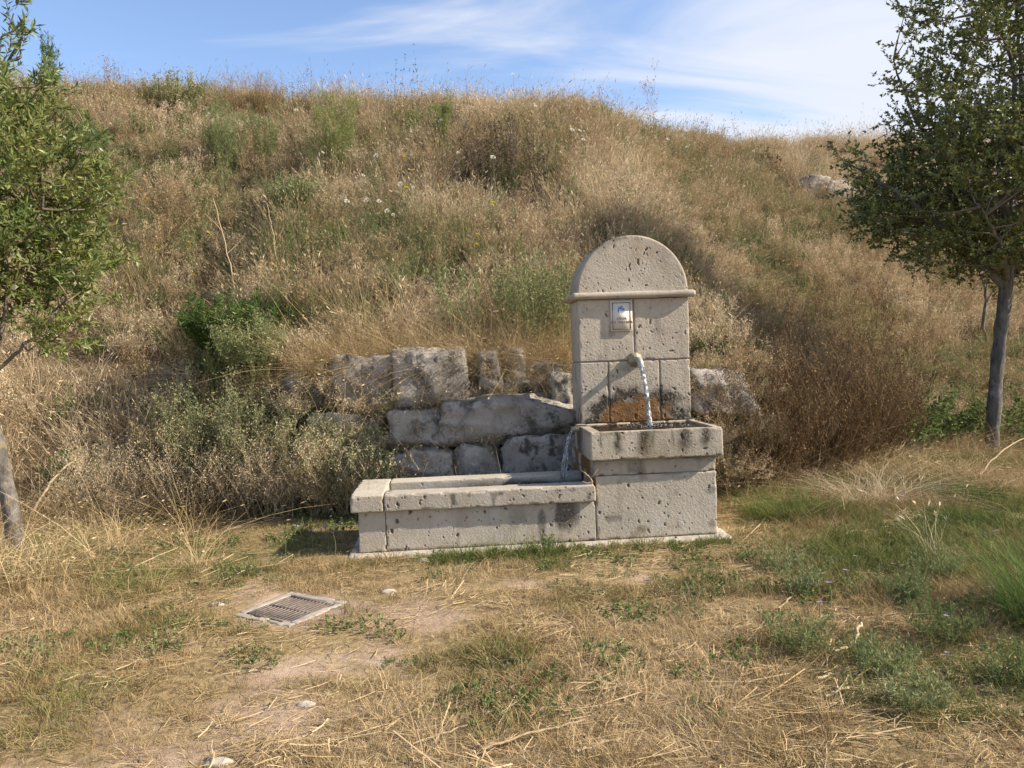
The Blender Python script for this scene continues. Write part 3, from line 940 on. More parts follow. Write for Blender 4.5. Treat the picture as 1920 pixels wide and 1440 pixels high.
def boulder(x0, x1, z0, z1, y, depth, seed, sq=9.0, grow=1.04):
    g = np.random.default_rng(seed)
    n = 34
    cx_, cz_ = (x0 + x1) / 2, (z0 + z1) / 2
    x0, x1, z0, z1 = cx_ + (x0 - cx_) * grow, cx_ + (x1 - cx_) * grow, cz_ + (z0 - cz_) * grow, cz_ + (z1 - cz_) * grow
    u = np.linspace(0, np.pi, n); w = np.linspace(0, 2 * np.pi, 2 * n + 1)[:-1]
    Uu, Ww = np.meshgrid(u, w, indexing='ij')
    d = np.stack([np.sin(Uu) * np.cos(Ww), np.sin(Uu) * np.sin(Ww), np.cos(Uu)], -1).reshape(-1, 3)
    ab = np.abs(d); rr = 1 / (ab ** sq).sum(1) ** (1 / sq)
    p = d * rr[:, None]
    off = g.uniform(0, 50, 3)
    q = p * [.5 * (x1 - x0), .5 * depth, .5 * (z1 - z0)]
    rid = lambda sc, e: 1 - np.abs(vnoise(q / sc + off, seed + e) * 2 - 1)
    k = 1 + (vnoise(q / .30 + off, seed) - .5) * .24 + (rid(.16, 1) - .6) * .15 + (rid(.07, 2) - .6) * .10 + (vnoise(q / .03 + off, seed + 3) - .5) * .06
    # flat cleavage planes
    for _ in range(5):
        nn = unit(g.normal(size=3)); lim = g.uniform(.85, 1.15)
        h = (p * nn).sum(1); k = np.where(h > lim, np.minimum(k, lim / np.maximum(h, .01) + .02), k)
    q = q * k[:, None]
    m = MB()
    nw = 2 * n
    i = np.arange(n - 1)[:, None] * nw; j = np.arange(nw)[None]
    m.add(q, np.stack([i + j, i + nw + j, i + nw + (j + 1) % nw, i + (j + 1) % nw], -1).reshape(-1, 4))
    o = m.build('stone', M_boulder, wall, smooth=True)
    o.location = ((x0 + x1) / 2, y, (z0 + z1) / 2)
    o.rotation_euler = (g.uniform(-.06, .06), g.uniform(-.07, .07), g.uniform(-.12, .12))


B = [(-1.61, -.92, .98, 1.53, 1.84, .7), (-2.16, -1.60, .95, 1.48, 1.96, .7), (-.84, -.57, 1.14, 1.49, 1.84, .5), (-.55, -.32, 1.18, 1.53, 1.88, .45), (-.33, .04, 1.04, 1.36, 1.98, .5), (-.12, .22, .76, 1.26, 1.74, .5), (-.92, -.3, 1.02, 1.2, 1.95, .5),
     (-1.64, -1.14, .60, .97, 1.62, .6), (-1.10, .04, .63, 1.05, 1.60, .7), (-2.42, -1.65, .56, .93, 1.86, .6),
     (-1.62, -1.06, .27, .60, 1.42, .5), (-1.05, -.62, .27, .63, 1.40, .5), (-.62, .24, .27, .68, 1.38, .55),
     (.22, 1.2, .2, .75, 1.6, .6), (.2, .75, .75, 1.3, 1.85, .6), (1.14, 1.92, .74, 1.22, 1.86, .75), (1.12, 1.72, .25, .70, 1.84, .7), (.72, 1.15, .8, 1.2, 1.9, .6),
     (-2.72, -2.22, .98, 1.34, 2.15, .6), (-1.6, .2, -.05, .27, 1.34, .4)]
_g = np.random.default_rng(77)
for k in range(18):
    s_, x_ = _g.uniform(.12, .30), _g.uniform(-1.7, 1.7)
    z_ = _g.uniform(.15, 1.3)
    B.append((x_ - s_ / 2, x_ + s_ / 2, z_ - s_ * .38, z_ + s_ * .38, 1.62 + z_ * .36, s_))
for k, b_ in enumerate(B): boulder(*b_, seed=300 + k)
rk = thing('rock_outcrop', 'pale broken rock showing through the grass near the oak crown', 'rock', (7.55, 11.2, float(terrain(7.55, 11.2))))
for k, (x, y, z, s) in enumerate([(-.35, 0, .15, .7), (.25, .1, .1, .6), (.7, -.1, -.1, .6), (0, -.35, -.1, .5)]):
    boulder(x - s / 2, x + s / 2, z - s * .3, z + s * .3, y, s * .8, 400 + k)
    o = COL.objects[-1]; o.parent = rk


# ------------------------------------------------------------------ plants used many times
def R01(n): return rng.random(n)


def blades(mb, n, radius, h0, h1, w, lean, curl, K=4, base_tint=0.0, heads=0.0, head_len=.06, head_w=.009, zmin=-.03):
    a = rng.uniform(0, 2 * np.pi, n); r = radius * np.sqrt(R01(n))
    b = np.stack([r * np.cos(a), r * np.sin(a), np.full(n, zmin)], 1)
    hd = a + rng.normal(0, 1.0, n)
    H = rng.uniform(h0, h1, n)
    ln = np.abs(rng.normal(0, lean, n)) + .04
    cu = rng.normal(0, curl, n)
    s = np.linspace(0, 1, K)[None, :]
    out = ln[:, None] * s + curl * s ** 2 * (1 + cu[:, None])
    hx = np.stack([np.cos(hd), np.sin(hd)], 1)
    up = s * np.sqrt(np.maximum(1 - (ln[:, None] * .7) ** 2, .1)) - .35 * curl * s ** 3
    wig = rng.normal(0, .015, (n, K, 2)) * s[..., None]
    P = np.zeros((n, K, 3))
    P[..., :2] = b[:, None, :2] + H[:, None, None] * (out[..., None] * hx[:, None] + wig)
    P[..., 2] = b[:, None, 2] + H[:, None] * up
    sd_ = rng.uniform(0, 2 * np.pi, n)
    side = np.stack([np.cos(sd_), np.sin(sd_), np.zeros(n)], 1)
    rn, r2 = R01(n), R01(n)
    wd = w * rng.uniform(.7, 1.3, n)[:, None] * np.linspace(1, .3, K)[None]
    ribbons(mb, P, wd, side, tint=base_tint, rnd=rn, rnd2=r2)
    k = R01(n) < heads
    if k.any():
        m_ = k.sum(); tip = P[k, -1]; d = P[k, -1] - P[k, -2]
        L_ = head_len * rng.uniform(.6, 1.3, m_)
        for _ in range(2):
            kites(mb, tip - unit(d) * L_[:, None] * .3, d + rng.normal(0, .02, (m_, 3)), rng.normal(size=(m_, 3)), L_, head_w * rng.uniform(.7, 1.3, m_), tint=base_tint - .12, rnd=rn[k], rnd2=np.clip(r2[k] + .1, 0, 1))


def stems(mb_stem, mb_leaf, n, height, spread, K=6, droop=0.0, sub=4, sub_len=.35, leaf=0, leaf_len=.03, leaf_w=.008, leaf_up=.6, stem_w=.004, r0=.05, tint=0.0, start=.25, zmin=-.03, subsub=0, upness=1.0, ends=0):
    """n curved stems from a common root, with side twigs and leaves along them; all in ribbons and kites"""
    a = rng.uniform(0, 2 * np.pi, n); r = r0 * np.sqrt(R01(n))
    b = np.stack([r * np.cos(a), r * np.sin(a), np.full(n, zmin)], 1)
    tilt = spread * np.sqrt(R01(n)); hd = np.where(R01(n) < .8, a, rng.uniform(0, 6.28, n))
    H = height * rng.uniform(.6, 1.05, n) * (1 - .25 * tilt)
    s = np.linspace(0, 1, K)
    dirx = np.stack([np.cos(hd), np.sin(hd)], 1)

    def curve(b, hd_vec, H, tilt, up):
        n_ = len(b)
        P = np.zeros((n_, K, 3)); P[:, 0] = b
        ph = tilt[:, None] * (1.0 - .35 * s[None] * up) + droop * s[None] ** 2
        ph = ph + rng.normal(0, .10, (n_, K))
        step = H[:, None] / (K - 1)
        for k in range(1, K):
            P[:, k, :2] = P[:, k - 1, :2] + hd_vec * (np.sin(ph[:, k]) * step[:, 0])[:, None]
            P[:, k, 2] = P[:, k - 1, 2] + np.cos(ph[:, k]) * step[:, 0]
        return P
    P = curve(b, dirx, H, tilt, upness)
    allp = [(P, H)]

    def put(P, w0):
        n_ = len(P)
        sa = rng.uniform(0, 6.28, n_)
        ribbons(mb_stem, P, w0 * np.linspace(1, .35, K)[None], np.stack([np.cos(sa), np.sin(sa), 0 * sa], 1), tint=tint, rnd=R01(n_), rnd2=R01(n_))
    put(P, stem_w)
    cur = P; curH = H; w0 = stem_w
    for level, (cnt, ll) in enumerate(((sub, sub_len), (subsub, sub_len * .5))):
        if not cnt: break
        n_ = len(cur)
        t = np.clip(start + (1 - start) * R01(n_ * cnt), 0, .98) * (K - 1)
        i = t.astype(int); fr = (t - i)[:, None]
        src = np.repeat(np.arange(n_), cnt)
        bb = cur[src, i] * (1 - fr) + cur[src, np.minimum(i + 1, K - 1)] * fr
        h2 = rng.uniform(0, 6.28, n_ * cnt)
        tl = rng.uniform(.35, 1.0, n_ * cnt)
        HH = height * ll * rng.uniform(.4, 1.0, n_ * cnt) * (1.15 - .7 * (t / (K - 1)))
        cur = curve(bb, np.stack([np.cos(h2), np.sin(h2)], 1), HH, tl, 1.0)
        w0 *= .65
        put(cur, w0)
        allp.append((cur, HH))
    if ends:
        for Q, hh in allp:
            n_ = len(Q); tip = np.repeat(Q[:, -1], ends, 0) + rng.normal(0, .012, (n_ * ends, 3))
            kites(mb_leaf, tip, rng.normal(0, 1, (n_ * ends, 3)) + [0, 0, .8], rng.normal(size=(n_ * ends, 3)), leaf_len * rng.uniform(.6, 1.3, n_ * ends), leaf_w, tint=tint, rnd=R01(n_ * ends), rnd2=R01(n_ * ends))
    if leaf:
        for Q, hh in allp:
            n_ = len(Q); m_ = max(1, int(leaf * np.mean(hh) / height)) if len(allp) > 1 else leaf
            t = np.clip(start * .6 + (1 - start * .6) * R01(n_ * m_), 0, .999) * (K - 1); i = t.astype(int); fr = (t - i)[:, None]
            src = np.repeat(np.arange(n_), m_)
            bb = Q[src, i] * (1 - fr) + Q[src, np.minimum(i + 1, K - 1)] * fr
            dd = unit(Q[src, np.minimum(i + 1, K - 1)] - Q[src, i])
            d = unit(dd * leaf_up + rng.normal(0, .55, (len(bb), 3)))
            kites(mb_leaf, bb, d, rng.normal(size=(len(bb), 3)), leaf_len * rng.uniform(.55, 1.25, len(bb)), leaf_w * rng.uniform(.7, 1.3, len(bb)), tint=tint, rnd=R01(len(bb)), rnd2=R01(len(bb)))


def asset_coll(name, meshes, mats):
    c = bpy.data.collections.new(name)
    for k, (me, mt) in enumerate(zip(meshes, mats)):
        me.materials.append(mt)
        c.objects.link(bpy.data.objects.new('%s_plant_%02d' % (name, k), me))
    return c


def scatter(name, coll, nvar, pts, scale, tint, label, tilt=None, var=None):
    """one 'stuff' object: instances of the plants of a collection on points"""
    n = len(pts)
    me = bpy.data.meshes.new(name)
    me.vertices.add(n); me.vertices.foreach_set('co', np.asarray(pts, np.float32).ravel())
    rot = np.zeros((n, 3)); rot[:, 2] = rng.uniform(0, 6.28, n)
    if tilt is not None: rot[:, :2] = tilt
    for k, a_, ty in (('tint', tint, 'FLOAT'), ('scl', scale, 'FLOAT')):
        d = me.attributes.new(k, ty, 'POINT'); d.data.foreach_set('value', np.asarray(np.broadcast_to(a_, (n,)), np.float32))
    d = me.attributes.new('rot', 'FLOAT_VECTOR', 'POINT'); d.data.foreach_set('vector', rot.astype(np.float32).ravel())
    d = me.attributes.new('pick', 'INT', 'POINT'); d.data.foreach_set('value', (rng.integers(0, nvar, n) if var is None else var).astype(np.int32))
    o = link(name, me, None, None, kind='stuff', label=label)
    ng = bpy.data.node_groups.new(name, 'GeometryNodeTree')
    ng.interface.new_socket('Geometry', in_out='INPUT', socket_type='NodeSocketGeometry')
    ng.interface.new_socket('Geometry', in_out='OUTPUT', socket_type='NodeSocketGeometry')
    N, L = ng.nodes, ng.links
    gi, go = N.new('NodeGroupInput'), N.new('NodeGroupOutput')
    ci = N.new('GeometryNodeCollectionInfo'); ci.inputs['Collection'].default_value = coll
    ci.inputs['Separate Children'].default_value = True; ci.inputs['Reset Children'].default_value = True
    ip = N.new('GeometryNodeInstanceOnPoints'); ip.inputs['Pick Instance'].default_value = True

    def na(nm, ty):
        q = N.new('GeometryNodeInputNamedAttribute'); q.data_type = ty; q.inputs['Name'].default_value = nm
        return q.outputs['Attribute']
    e2r = N.new('FunctionNodeEulerToRotation')
    L.new(na('rot', 'FLOAT_VECTOR'), e2r.inputs[0])
    L.new(gi.outputs[0], ip.inputs['Points']); L.new(ci.outputs[0], ip.inputs['Instance'])
    L.new(na('pick', 'INT'), ip.inputs['Instance Index']); L.new(e2r.outputs[0], ip.inputs['Rotation'])
    L.new(na('scl', 'FLOAT'), ip.inputs['Scale'])
    L.new(ip.outputs[0], go.inputs[0])
    o.modifiers.new('scatter', 'NODES').node_group = ng
    return o


def spread(x0, x1, y0, y1, per_m2):
    n = int((x1 - x0) * (y1 - y0) * per_m2)
    return rng.uniform(x0, x1, n), rng.uniform(y0, y1, n)


def clear_of_stone(x, y, m=.0):
    """False on the fountain slab and on the drain"""
    a_ = (x > -1.86 - m) & (x < 1.05 + m) & (y > -.11 - m) & (y < 1.15 + m)
    u = (x + 2.055) * math.cos(-.6) + (y + 1.172) * math.sin(-.6); v = -(x + 2.055) * math.sin(-.6) + (y + 1.172) * math.cos(-.6)
    b_ = (np.abs(u) < .245 + m) & (np.abs(v) < .245 + m)
    return ~(a_ | b_)


def in_view(x, y, m=1.5):
    d = (x + 1.0506) * _f[0] + (y + 5.7419) * _f[1]
    l = (x + 1.0506) * _r0[0] + (y + 5.7419) * _r0[1]
    return (d > 1.6) & (np.abs(l) < d * .70 + m)




CLEAR = []          # round spots kept free of the tall grass: x, y, radius


def free(x, y, k=1.0):
    ok = np.ones(len(x), bool)
    for cx_, cy_, r_ in CLEAR: ok &= np.hypot(x - cx_, y - cy_) > r_ * k
    return ok


# ------------------------------------------------------------------ trees
def gz(x, y): return float(terrain(np.array([x]), np.array([y]))[0])


def tree(name, label, base, trunk, trunk_r, bark, limbs, clusters, leaf_mat, twig_n, twig_len, leaves, leaf_len, leaf_w, up, seed):
    """trunk and limbs as tubes, foliage as twigs with single leaves round the cluster centres"""
    global rng
    keep_, rng = rng, np.random.default_rng(seed)
    t = thing(name, label, 'tree', base)
    m = MB(); tp = catmull(trunk, 26)
    tube(m, tp, np.interp(np.linspace(0, 1, 26), np.linspace(0, 1, len(trunk_r)), trunk_r) * (1 + rng.normal(0, .025, 26)), 16, wob=.24, seed=seed)
    m.build('trunk', bark, t, smooth=True)
    ends = []
    for k, lp in enumerate(limbs):
        P = catmull(lp[1], 14) + (rng.normal(0, .02, (14, 3)) * np.linspace(0, 1, 14)[:, None])
        m = MB(); tube(m, P, np.linspace(lp[0], .008, 14), 8, wob=.15, seed=seed + k)
        m.build('limb', bark, t, smooth=True)
        ends.append(P[3:])
    allp = np.concatenate(ends + [tp[12:]])
    mt, ml = MB(), MB()
    for c, rad, dens in clusters:
        c = np.array(c)
        near = allp[np.argmin(np.linalg.norm(allp - c, axis=1) + (allp[:, 2] > c[2]) * .5)]
        mid = (near + c) / 2 + rng.normal(0, .045, 3) - [0, 0, .05]
        P = catmull([near, mid, c], 7)
        tube(mt, P, np.linspace(.014, .005, 7), 4, cap=False)
        n = max(2, int(twig_n * dens))
        out = unit(c - np.array([tp[-1][0], tp[-1][1], c[2] - .35]))
        d = unit(rng.normal(0, .8, (n, 3)) + out * .55 + [0, 0, up])
        L_ = twig_len * rng.uniform(.5, 1.15, n)
        b0 = c + rng.normal(0, rad * .33, (n, 3))
        s = np.linspace(0, 1, 5)
        Q = b0[:, None] + d[:, None] * (L_[:, None] * s[None])[..., None] + rng.normal(0, .012, (n, 5, 3)) * s[None, :, None]
        sa = rng.normal(size=(n, 3))
        ribbons(mt, Q, np.linspace(.008, .003, 5)[None] * np.ones((n, 1)), unit(np.cross(d, sa)))
        tt = (.12 + .88 * R01(n * leaves)) * 3.999; i = tt.astype(int); fr = (tt - i)[:, None]
        src = np.repeat(np.arange(n), leaves)
        bb = Q[src, i] * (1 - fr) + Q[src, np.minimum(i + 1, 4)] * fr
        dd = unit(d[src] * .55 + rng.normal(0, .6, (len(bb), 3)) + [0, 0, .1])
        tn = .5 + rng.normal(0, .12)
        kites(ml, bb, dd, rng.normal(size=(len(bb), 3)), leaf_len * rng.uniform(.6, 1.2, len(bb)), leaf_w * rng.uniform(.75, 1.2, len(bb)), fold=.12, tint=np.clip(tn + rng.normal(0, .1, len(bb)), 0, 1), rnd=R01(len(bb)), rnd2=R01(len(bb)))
    mt.build('twigs', M_twig, t)
    tag(ml.build('crown', leaf_mat, t), kind='stuff')
    rng = keep_
    return t


g = np.random.default_rng(5)
ZR = [2.3, 2.5, 2.75, 3.0, 3.4, 3.8, 4.15, 4.6, 5.1, 5.6, 6.2, 6.7]
RR = [.5, 1.0, 1.55, 1.82, 1.86, 1.68, 1.46, 1.36, 1.28, 1.1, .8, .2]
oak_c = []
while len(oak_c) < 245:
    z_ = g.uniform(2.25, 6.6); R_ = float(np.interp(z_, ZR, RR)); a_ = g.uniform(0, 6.28); q = R_ * g.random() ** .42
    if g.random() > R_ / 1.7: continue
    dens = (1.0 if z_ < 4.1 else .95) * g.uniform(.7, 1.25)
    oak_c.append(((.3 + q * math.cos(a_) * .94, q * math.sin(a_) * .9 + .1, z_), .34, dens))
for _ in range(75):
    z_ = g.uniform(2.4, 4.2); R_ = float(np.interp(z_, ZR, RR)); a_ = g.uniform(0, 6.28); q = R_ * g.random() ** .5 * .95
    oak_c.append(((.3 + q * math.cos(a_) * .94, q * math.sin(a_) * .9 + .1, z_), .34, g.uniform(.8, 1.2)))
oak_c += [((-1.85, 0, 3.72), .16, .45), ((-1.7, -.1, 3.68), .16, .5), ((-1.08, 0, 5.45), .14, .4), ((-1.0, .1, 5.2), .14, .4), ((-1.1, 0, 4.85), .14, .35), ((-1.0, -.2, 5.85), .18, .5), ((-.55, 0, 6.1), .2, .5), ((-1.5, -.2, 2.85), .2, .5), ((-1.2, -.5, 2.42), .25, .8), ((-.5, -.6, 2.35), .25, .8)]
oak_l = [(.06, [(.2, .0, 2.1), (-.4, .1, 2.75), (-1.2, .0, 3.3), (-1.8, .1, 3.7)]), (.055, [(.22, .05, 2.3), (.8, .1, 2.6), (1.5, .0, 3.3)]), (.06, [(.22, 0, 2.5), (-.2, -.5, 3.3), (-.6, -1.0, 4.1)]),
         (.055, [(.25, 0, 2.6), (.3, .7, 3.4), (.1, 1.2, 4.2)]), (.05, [(.22, 0, 2.8), (-.5, .3, 3.9), (-1.1, .3, 5.0)]), (.05, [(.24, 0, 3.0), (.8, .3, 4.0), (1.0, .3, 5.1)]), (.05, [(.24, 0, 3.0), (.1, -.3, 4.5), (-.3, -.3, 5.8)]), (.05, [(.26, 0, 3.1), (.5, .1, 4.6), (.5, .2, 6.0)]), (.045, [(.2, 0, 2.2), (-.3, -.6, 2.5), (-.9, -1.1, 2.9)])]
tree('holm_oak', 'dark glossy leaved evergreen oak with lichen spotted trunk to the right of the fountain', (5.70, 3.40, gz(5.70, 3.40)), [(0, 0, -.25), (.02, .02, .35), (.09, .03, 1.1), (.19, .03, 1.9), (.26, .02, 2.5), (.32, 0, 3.1)], [.095, .078, .074, .076, .074, .055], M_bark_oak, oak_l, oak_c, M_oak, 16, .36, 28, .050, .027, .25, 500)

g = np.random.default_rng(8)
wil_c = []
ZW = [1.65, 1.9, 2.3, 2.7, 3.2, 3.6, 3.9, 4.2]; RW = [.5, .85, 1.05, 1.1, 1.05, .85, .6, .2]
while len(wil_c) < 190:
    z_ = g.uniform(1.7, 4.15); R_ = float(np.interp(z_, ZW, RW)); a_ = g.uniform(0, 6.28); q = R_ * g.random() ** .42
    if g.random() > R_ / 1.2: continue
    wil_c.append(((-.50 + q * math.cos(a_), .25 + q * math.sin(a_), z_), .26, g.uniform(.7, 1.2)))
wil_c += [((.08, .25, 4.15), .08, .3), ((.06, .25, 4.36), .06, .25), ((.2, .2, 3.75), .14, .4), ((.3, .2, 1.75), .16, .8), ((.2, .1, 1.7), .16, .8), ((.66, .1, 2.85), .14, .5), ((.6, .1, 3.25), .14, .5)]
wil_l = [(.026, [(-.22, .14, 1.5), (-.05, .2, 2.1), (.25, .2, 2.9)]), (.026, [(-.26, .16, 1.7), (-.7, .3, 2.3), (-1.1, .3, 3.0)]), (.026, [(-.3, .2, 1.9), (-.25, .7, 2.6), (-.1, .9, 3.2)]), (.026, [(-.32, .2, 2.0), (-.3, -.2, 2.6), (-.2, -.5, 3.2)]), (.024, [(-.34, .2, 2.2), (-.2, .25, 3.2), (.15, .25, 4.3)]), (.016, [(-.2, .14, 1.45), (.1, .1, 1.7), (.4, .1, 2.0)])]
tree('young_willow', 'leaning pale trunked tree with narrow yellow green leaves at the left edge', (-4.54, .62, gz(-4.54, .62)), [(0, 0, -.2), (-.06, .02, .4), (-.19, .07, 1.0), (-.30, .14, 1.5), (-.46, .2, 2.2)], [.070, .060, .057, .052, .04], M_bark_pale, wil_l, wil_c, M_willow, 15, .30, 28, .075, .0165, .45, 520)


# ------------------------------------------------------------------ shrubs and weeds, one thing each
def plant(name, label, cat, x, y, mats, group=None, dz=0.0, clear=None, **kw):
    lay = (kw.get('layers') or [kw])[0]
    CLEAR.append((x, y - .12, clear if clear is not None else lay.get('r0', .1) * 1.1 + .10))
    t = thing(name, label, cat, (x, y, gz(x, y) + dz), group)
    ms, ml = MB(), MB()
    for k in (kw.pop('layers', None) or [kw]): stems(ms, ml, **k)
    tag(ms.build('stems', mats[0], t), kind='stuff')
    if ml.n: tag(ml.build('foliage', mats[1], t), kind='stuff')
    return t


plant('young_cypress', 'small narrow blue green conifer on the skyline beside the left tree', 'tree', -9.05, 10.9, (M_twig, M_pine), n=16, height=1.35, spread=.12, sub=16, sub_len=.16, leaf=90, leaf_len=.06, leaf_w=.012, leaf_up=1.0, stem_w=.008, start=.1, tint=.75)
plant('rounded_shrub', 'rounded olive green shrub on the skyline left of centre', 'shrub', -6.5, 10.7, (M_brown, M_grey), n=80, height=.85, spread=.9, sub=7, sub_len=.35, leaf=60, leaf_len=.05, leaf_w=.014, clear=.5, stem_w=.006, r0=.3, start=.2, tint=.35)
plant('brown_broom', 'wide brown broom like bush on the skyline next to the rounded shrub', 'shrub', -5.05, 10.9, (M_brown, M_brown), n=110, height=.95, spread=.8, sub=8, sub_len=.4, subsub=3, leaf=14, clear=.6, leaf_len=.03, leaf_w=.006, stem_w=.006, r0=.5, start=.2, tint=.25)
plant('fennel', 'tallest feathery green fennel plant below the skyline', 'plant', -2.84, 7.5, (M_herb, M_pine), n=16, height=1.4, spread=.34, sub=18, sub_len=.34, subsub=4, leaf=70, leaf_len=.065, leaf_w=.0045, clear=.35, leaf_up=.8, stem_w=.005, r0=.14, start=.08, tint=.02)
plant('wormwood', 'broad grey green feathery wormwood high on the slope', 'plant', -4.9, 8.3, (M_grey, M_grey), n=26, height=1.4, spread=.4, sub=12, sub_len=.28, subsub=3, leaf=80, leaf_len=.055, leaf_w=.007, clear=.4, leaf_up=.7, stem_w=.006, r0=.15, start=.1, tint=.75)
plant('tansy', 'slim yellow green feathery plant beside the grey green wormwood', 'plant', -4.25, 8.6, (M_herb, M_herb), n=18, height=1.25, spread=.3, sub=10, sub_len=.26, subsub=3, leaf=70, leaf_len=.05, leaf_w=.007, clear=.3, stem_w=.005, r0=.1, start=.1, tint=.35)
plant('fennel', 'bright yellow green fennel below the tall skyline thistles', 'plant', -1.1, 7.6, (M_herb, M_pine), n=14, height=.95, spread=.28, sub=10, sub_len=.26, subsub=3, leaf=70, leaf_len=.055, leaf_w=.007, clear=.3, stem_w=.005, r0=.1, start=.1, tint=.1)
plant('sage_cushion', 'low grey green cushion plant in the middle of the slope', 'plant', -3.3, 6.1, (M_grey, M_grey), n=60, height=.65, spread=1.0, sub=7, sub_len=.4, leaf=60, leaf_len=.045, leaf_w=.010, clear=.45, stem_w=.004, r0=.25, start=.1, tint=.8)
for k, (dx, dy, h) in enumerate([(-.55, .0, .85), (-.35, .2, 1.0), (-.15, -.1, .9), (.05, .25, 1.1), (.25, .0, 1.0), (.42, .2, 1.15), (.56, -.1, .95)]):
    plant('seeding_dock', ['leftmost', 'second from the left', 'third from the left', 'middle one', 'third from the right', 'second from the right, tallest', 'rightmost'][k] + ' of the dark brown seeding docks on the upper slope', 'plant', -.27 + dx, 6.15 + dy, (M_dock, M_dock), group='dark seeding docks on the upper slope', n=12, height=h, spread=.32, sub=8, sub_len=.28, leaf=46, leaf_len=.034, leaf_w=.016, leaf_up=.5, stem_w=.009, r0=.18, start=.1, tint=[.3, .75, .5, .9, .6, .35, .8][k], clear=.28)
plant('green_broom', 'dense dark green bush low on the slope left of the boulders', 'shrub', -3.45, 3.1, (M_herb, M_pine), n=110, height=.72, spread=.95, sub=9, sub_len=.35, leaf=70, leaf_len=.065, leaf_w=.010, leaf_up=.8, stem_w=.005, r0=.36, start=.1, tint=.85, clear=.62)
plant('grey_shrub', 'upright grey green leafy shrub against the left edge of the fountain upright', 'shrub', -.12, 2.25, (M_grey, M_grey), n=80, height=1.15, spread=.42, sub=6, sub_len=.22, leaf=90, leaf_len=.034, leaf_w=.014, clear=.45, leaf_up=.7, stem_w=.006, r0=.27, start=.12, tint=.68)
plant('grey_shrub', 'looser grey green shrub above the small boulders, a step left of the fountain', 'shrub', -.72, 2.4, (M_grey, M_grey), n=44, height=.95, spread=.55, sub=6, sub_len=.25, leaf=66, leaf_len=.034, leaf_w=.014, clear=.42, leaf_up=.7, stem_w=.006, r0=.27, start=.12, tint=.72)
for (x, y, h, lab) in [(2.05, 1.85, 1.35, 'brown dried out bush nearest the fountain on its right'), (2.8, 2.3, 1.6, 'middle one of the brown dried out bushes between fountain and oak'), (3.6, 2.9, 1.05, 'brown dried out bush closest to the oak trunk')]:
    plant('dry_bush', lab, 'shrub', x, y, (M_brown, M_brown), group='dried out bushes between fountain and oak', clear=.75, layers=[dict(n=120, height=h * 1.2, spread=.95, sub=9, sub_len=.38, subsub=4, leaf=20, leaf_len=.026, leaf_w=.012, stem_w=.010, r0=.36, start=.08, tint=.86, ends=1)])
plant('bare_bush', 'half bare twiggy bush with olive tips behind the dried out bushes', 'shrub', 2.75, 3.6, (M_brown, M_herb), n=22, height=1.25, spread=.85, sub=6, sub_len=.4, subsub=3, leaf=10, leaf_len=.03, leaf_w=.009, stem_w=.010, r0=.3, start=.2, tint=.45)
for (x, y, h, lab) in [(4.6, 3.65, .55, 'low green bramble between the dried out bushes and the oak trunk'), (5.35, 4.05, .6, 'low green bramble just left of the oak trunk'), (6.5, 4.0, .6, 'low green bramble right of the oak trunk'), (7.1, 4.0, .65, 'low green bramble at the right edge of the view')]:
    plant('bramble', lab, 'shrub', x, y, (M_brown, M_herb), group='brambles round the foot of the oak', n=60, height=h * 1.45, spread=1.1, droop=.8, sub=5, sub_len=.35, leaf=50, leaf_len=.05, leaf_w=.034, clear=.5, leaf_up=.3, stem_w=.005, r0=.4, start=.1, tint=.72)
for (x, y, h, sp, tn, lab) in [(-3.4, 2.0, 1.1, .5, .35, 'grey green seeding weed over the leftmost boulders'), (-2.85, 1.85, 1.15, .5, .25, 'tall grey green seeding weed in front of the left boulders'), (-2.4, 1.72, 1.1, .5, .2, 'grey green seeding weed beside the pale top boulder'), (-3.1, 2.4, .7, .6, .5, 'grey green weed spilling over the top of the left boulders'), (-2.15, 1.5, .9, .6, 0.0, 'straw coloured weed leaning from the wall foot behind the trough end'), (-1.9, 1.38, .8, .55, .0, 'straw coloured weed right behind the left end of the trough')]:
    plant('seeding_weed', lab, 'plant', x, y, (M_herb, M_grey), group='seeding weeds along the boulder wall', n=46, height=h * 1.1, spread=sp * 1.15, sub=9, sub_len=.36, subsub=3, leaf=46, leaf_len=.024, leaf_w=.010, clear=.15, leaf_up=.4, stem_w=.0045, r0=.22, start=.2, tint=tn, ends=2)
for k, (x, y, h) in enumerate([(-2.8, 1.5, 1.0), (-2.48, 1.45, 1.15), (-2.18, 1.42, 1.1), (-1.92, 1.3, .85), (-3.9, 1.75, 1.25), (-3.55, 1.7, 1.1), (-3.2, 1.78, 1.3), (-2.95, 1.68, 1.1), (-2.62, 1.7, 1.3), (-2.3, 1.55, 1.1), (-2.05, 1.45, 1.2), (-1.78, 1.32, .95), (-4.3, 1.6, 1.2)]):
    plant('straw_weed', ['front straw weed before the left half of the wall', 'leaning straw weed before the second course of boulders', 'open straw weed between trough end and wall', 'smallest straw weed at the back corner of the trough end', 'straw coloured weed left of the boulders', 'short straw weed at the left foot of the wall', 'upright straw weed over the left boulders', 'low straw weed before the left boulders', 'tall straw weed hiding the lower left boulders', 'low straw weed behind the green tuft at the trough end', 'tall straw weed beside the pale leaved weed', 'straw weed closest to the big pale boulder', 'straw weed farthest left along the foot of the bank'][k], 'plant', x, y, (M_dry, M_dry), group='straw coloured weeds before the boulder wall', n=24, height=h * .92, spread=.7, droop=.35, sub=8, sub_len=.36, subsub=2, leaf=22, leaf_len=.026, leaf_w=.006, leaf_up=.6, stem_w=.005, r0=.2, start=.2, tint=.18, ends=1, clear=.0)
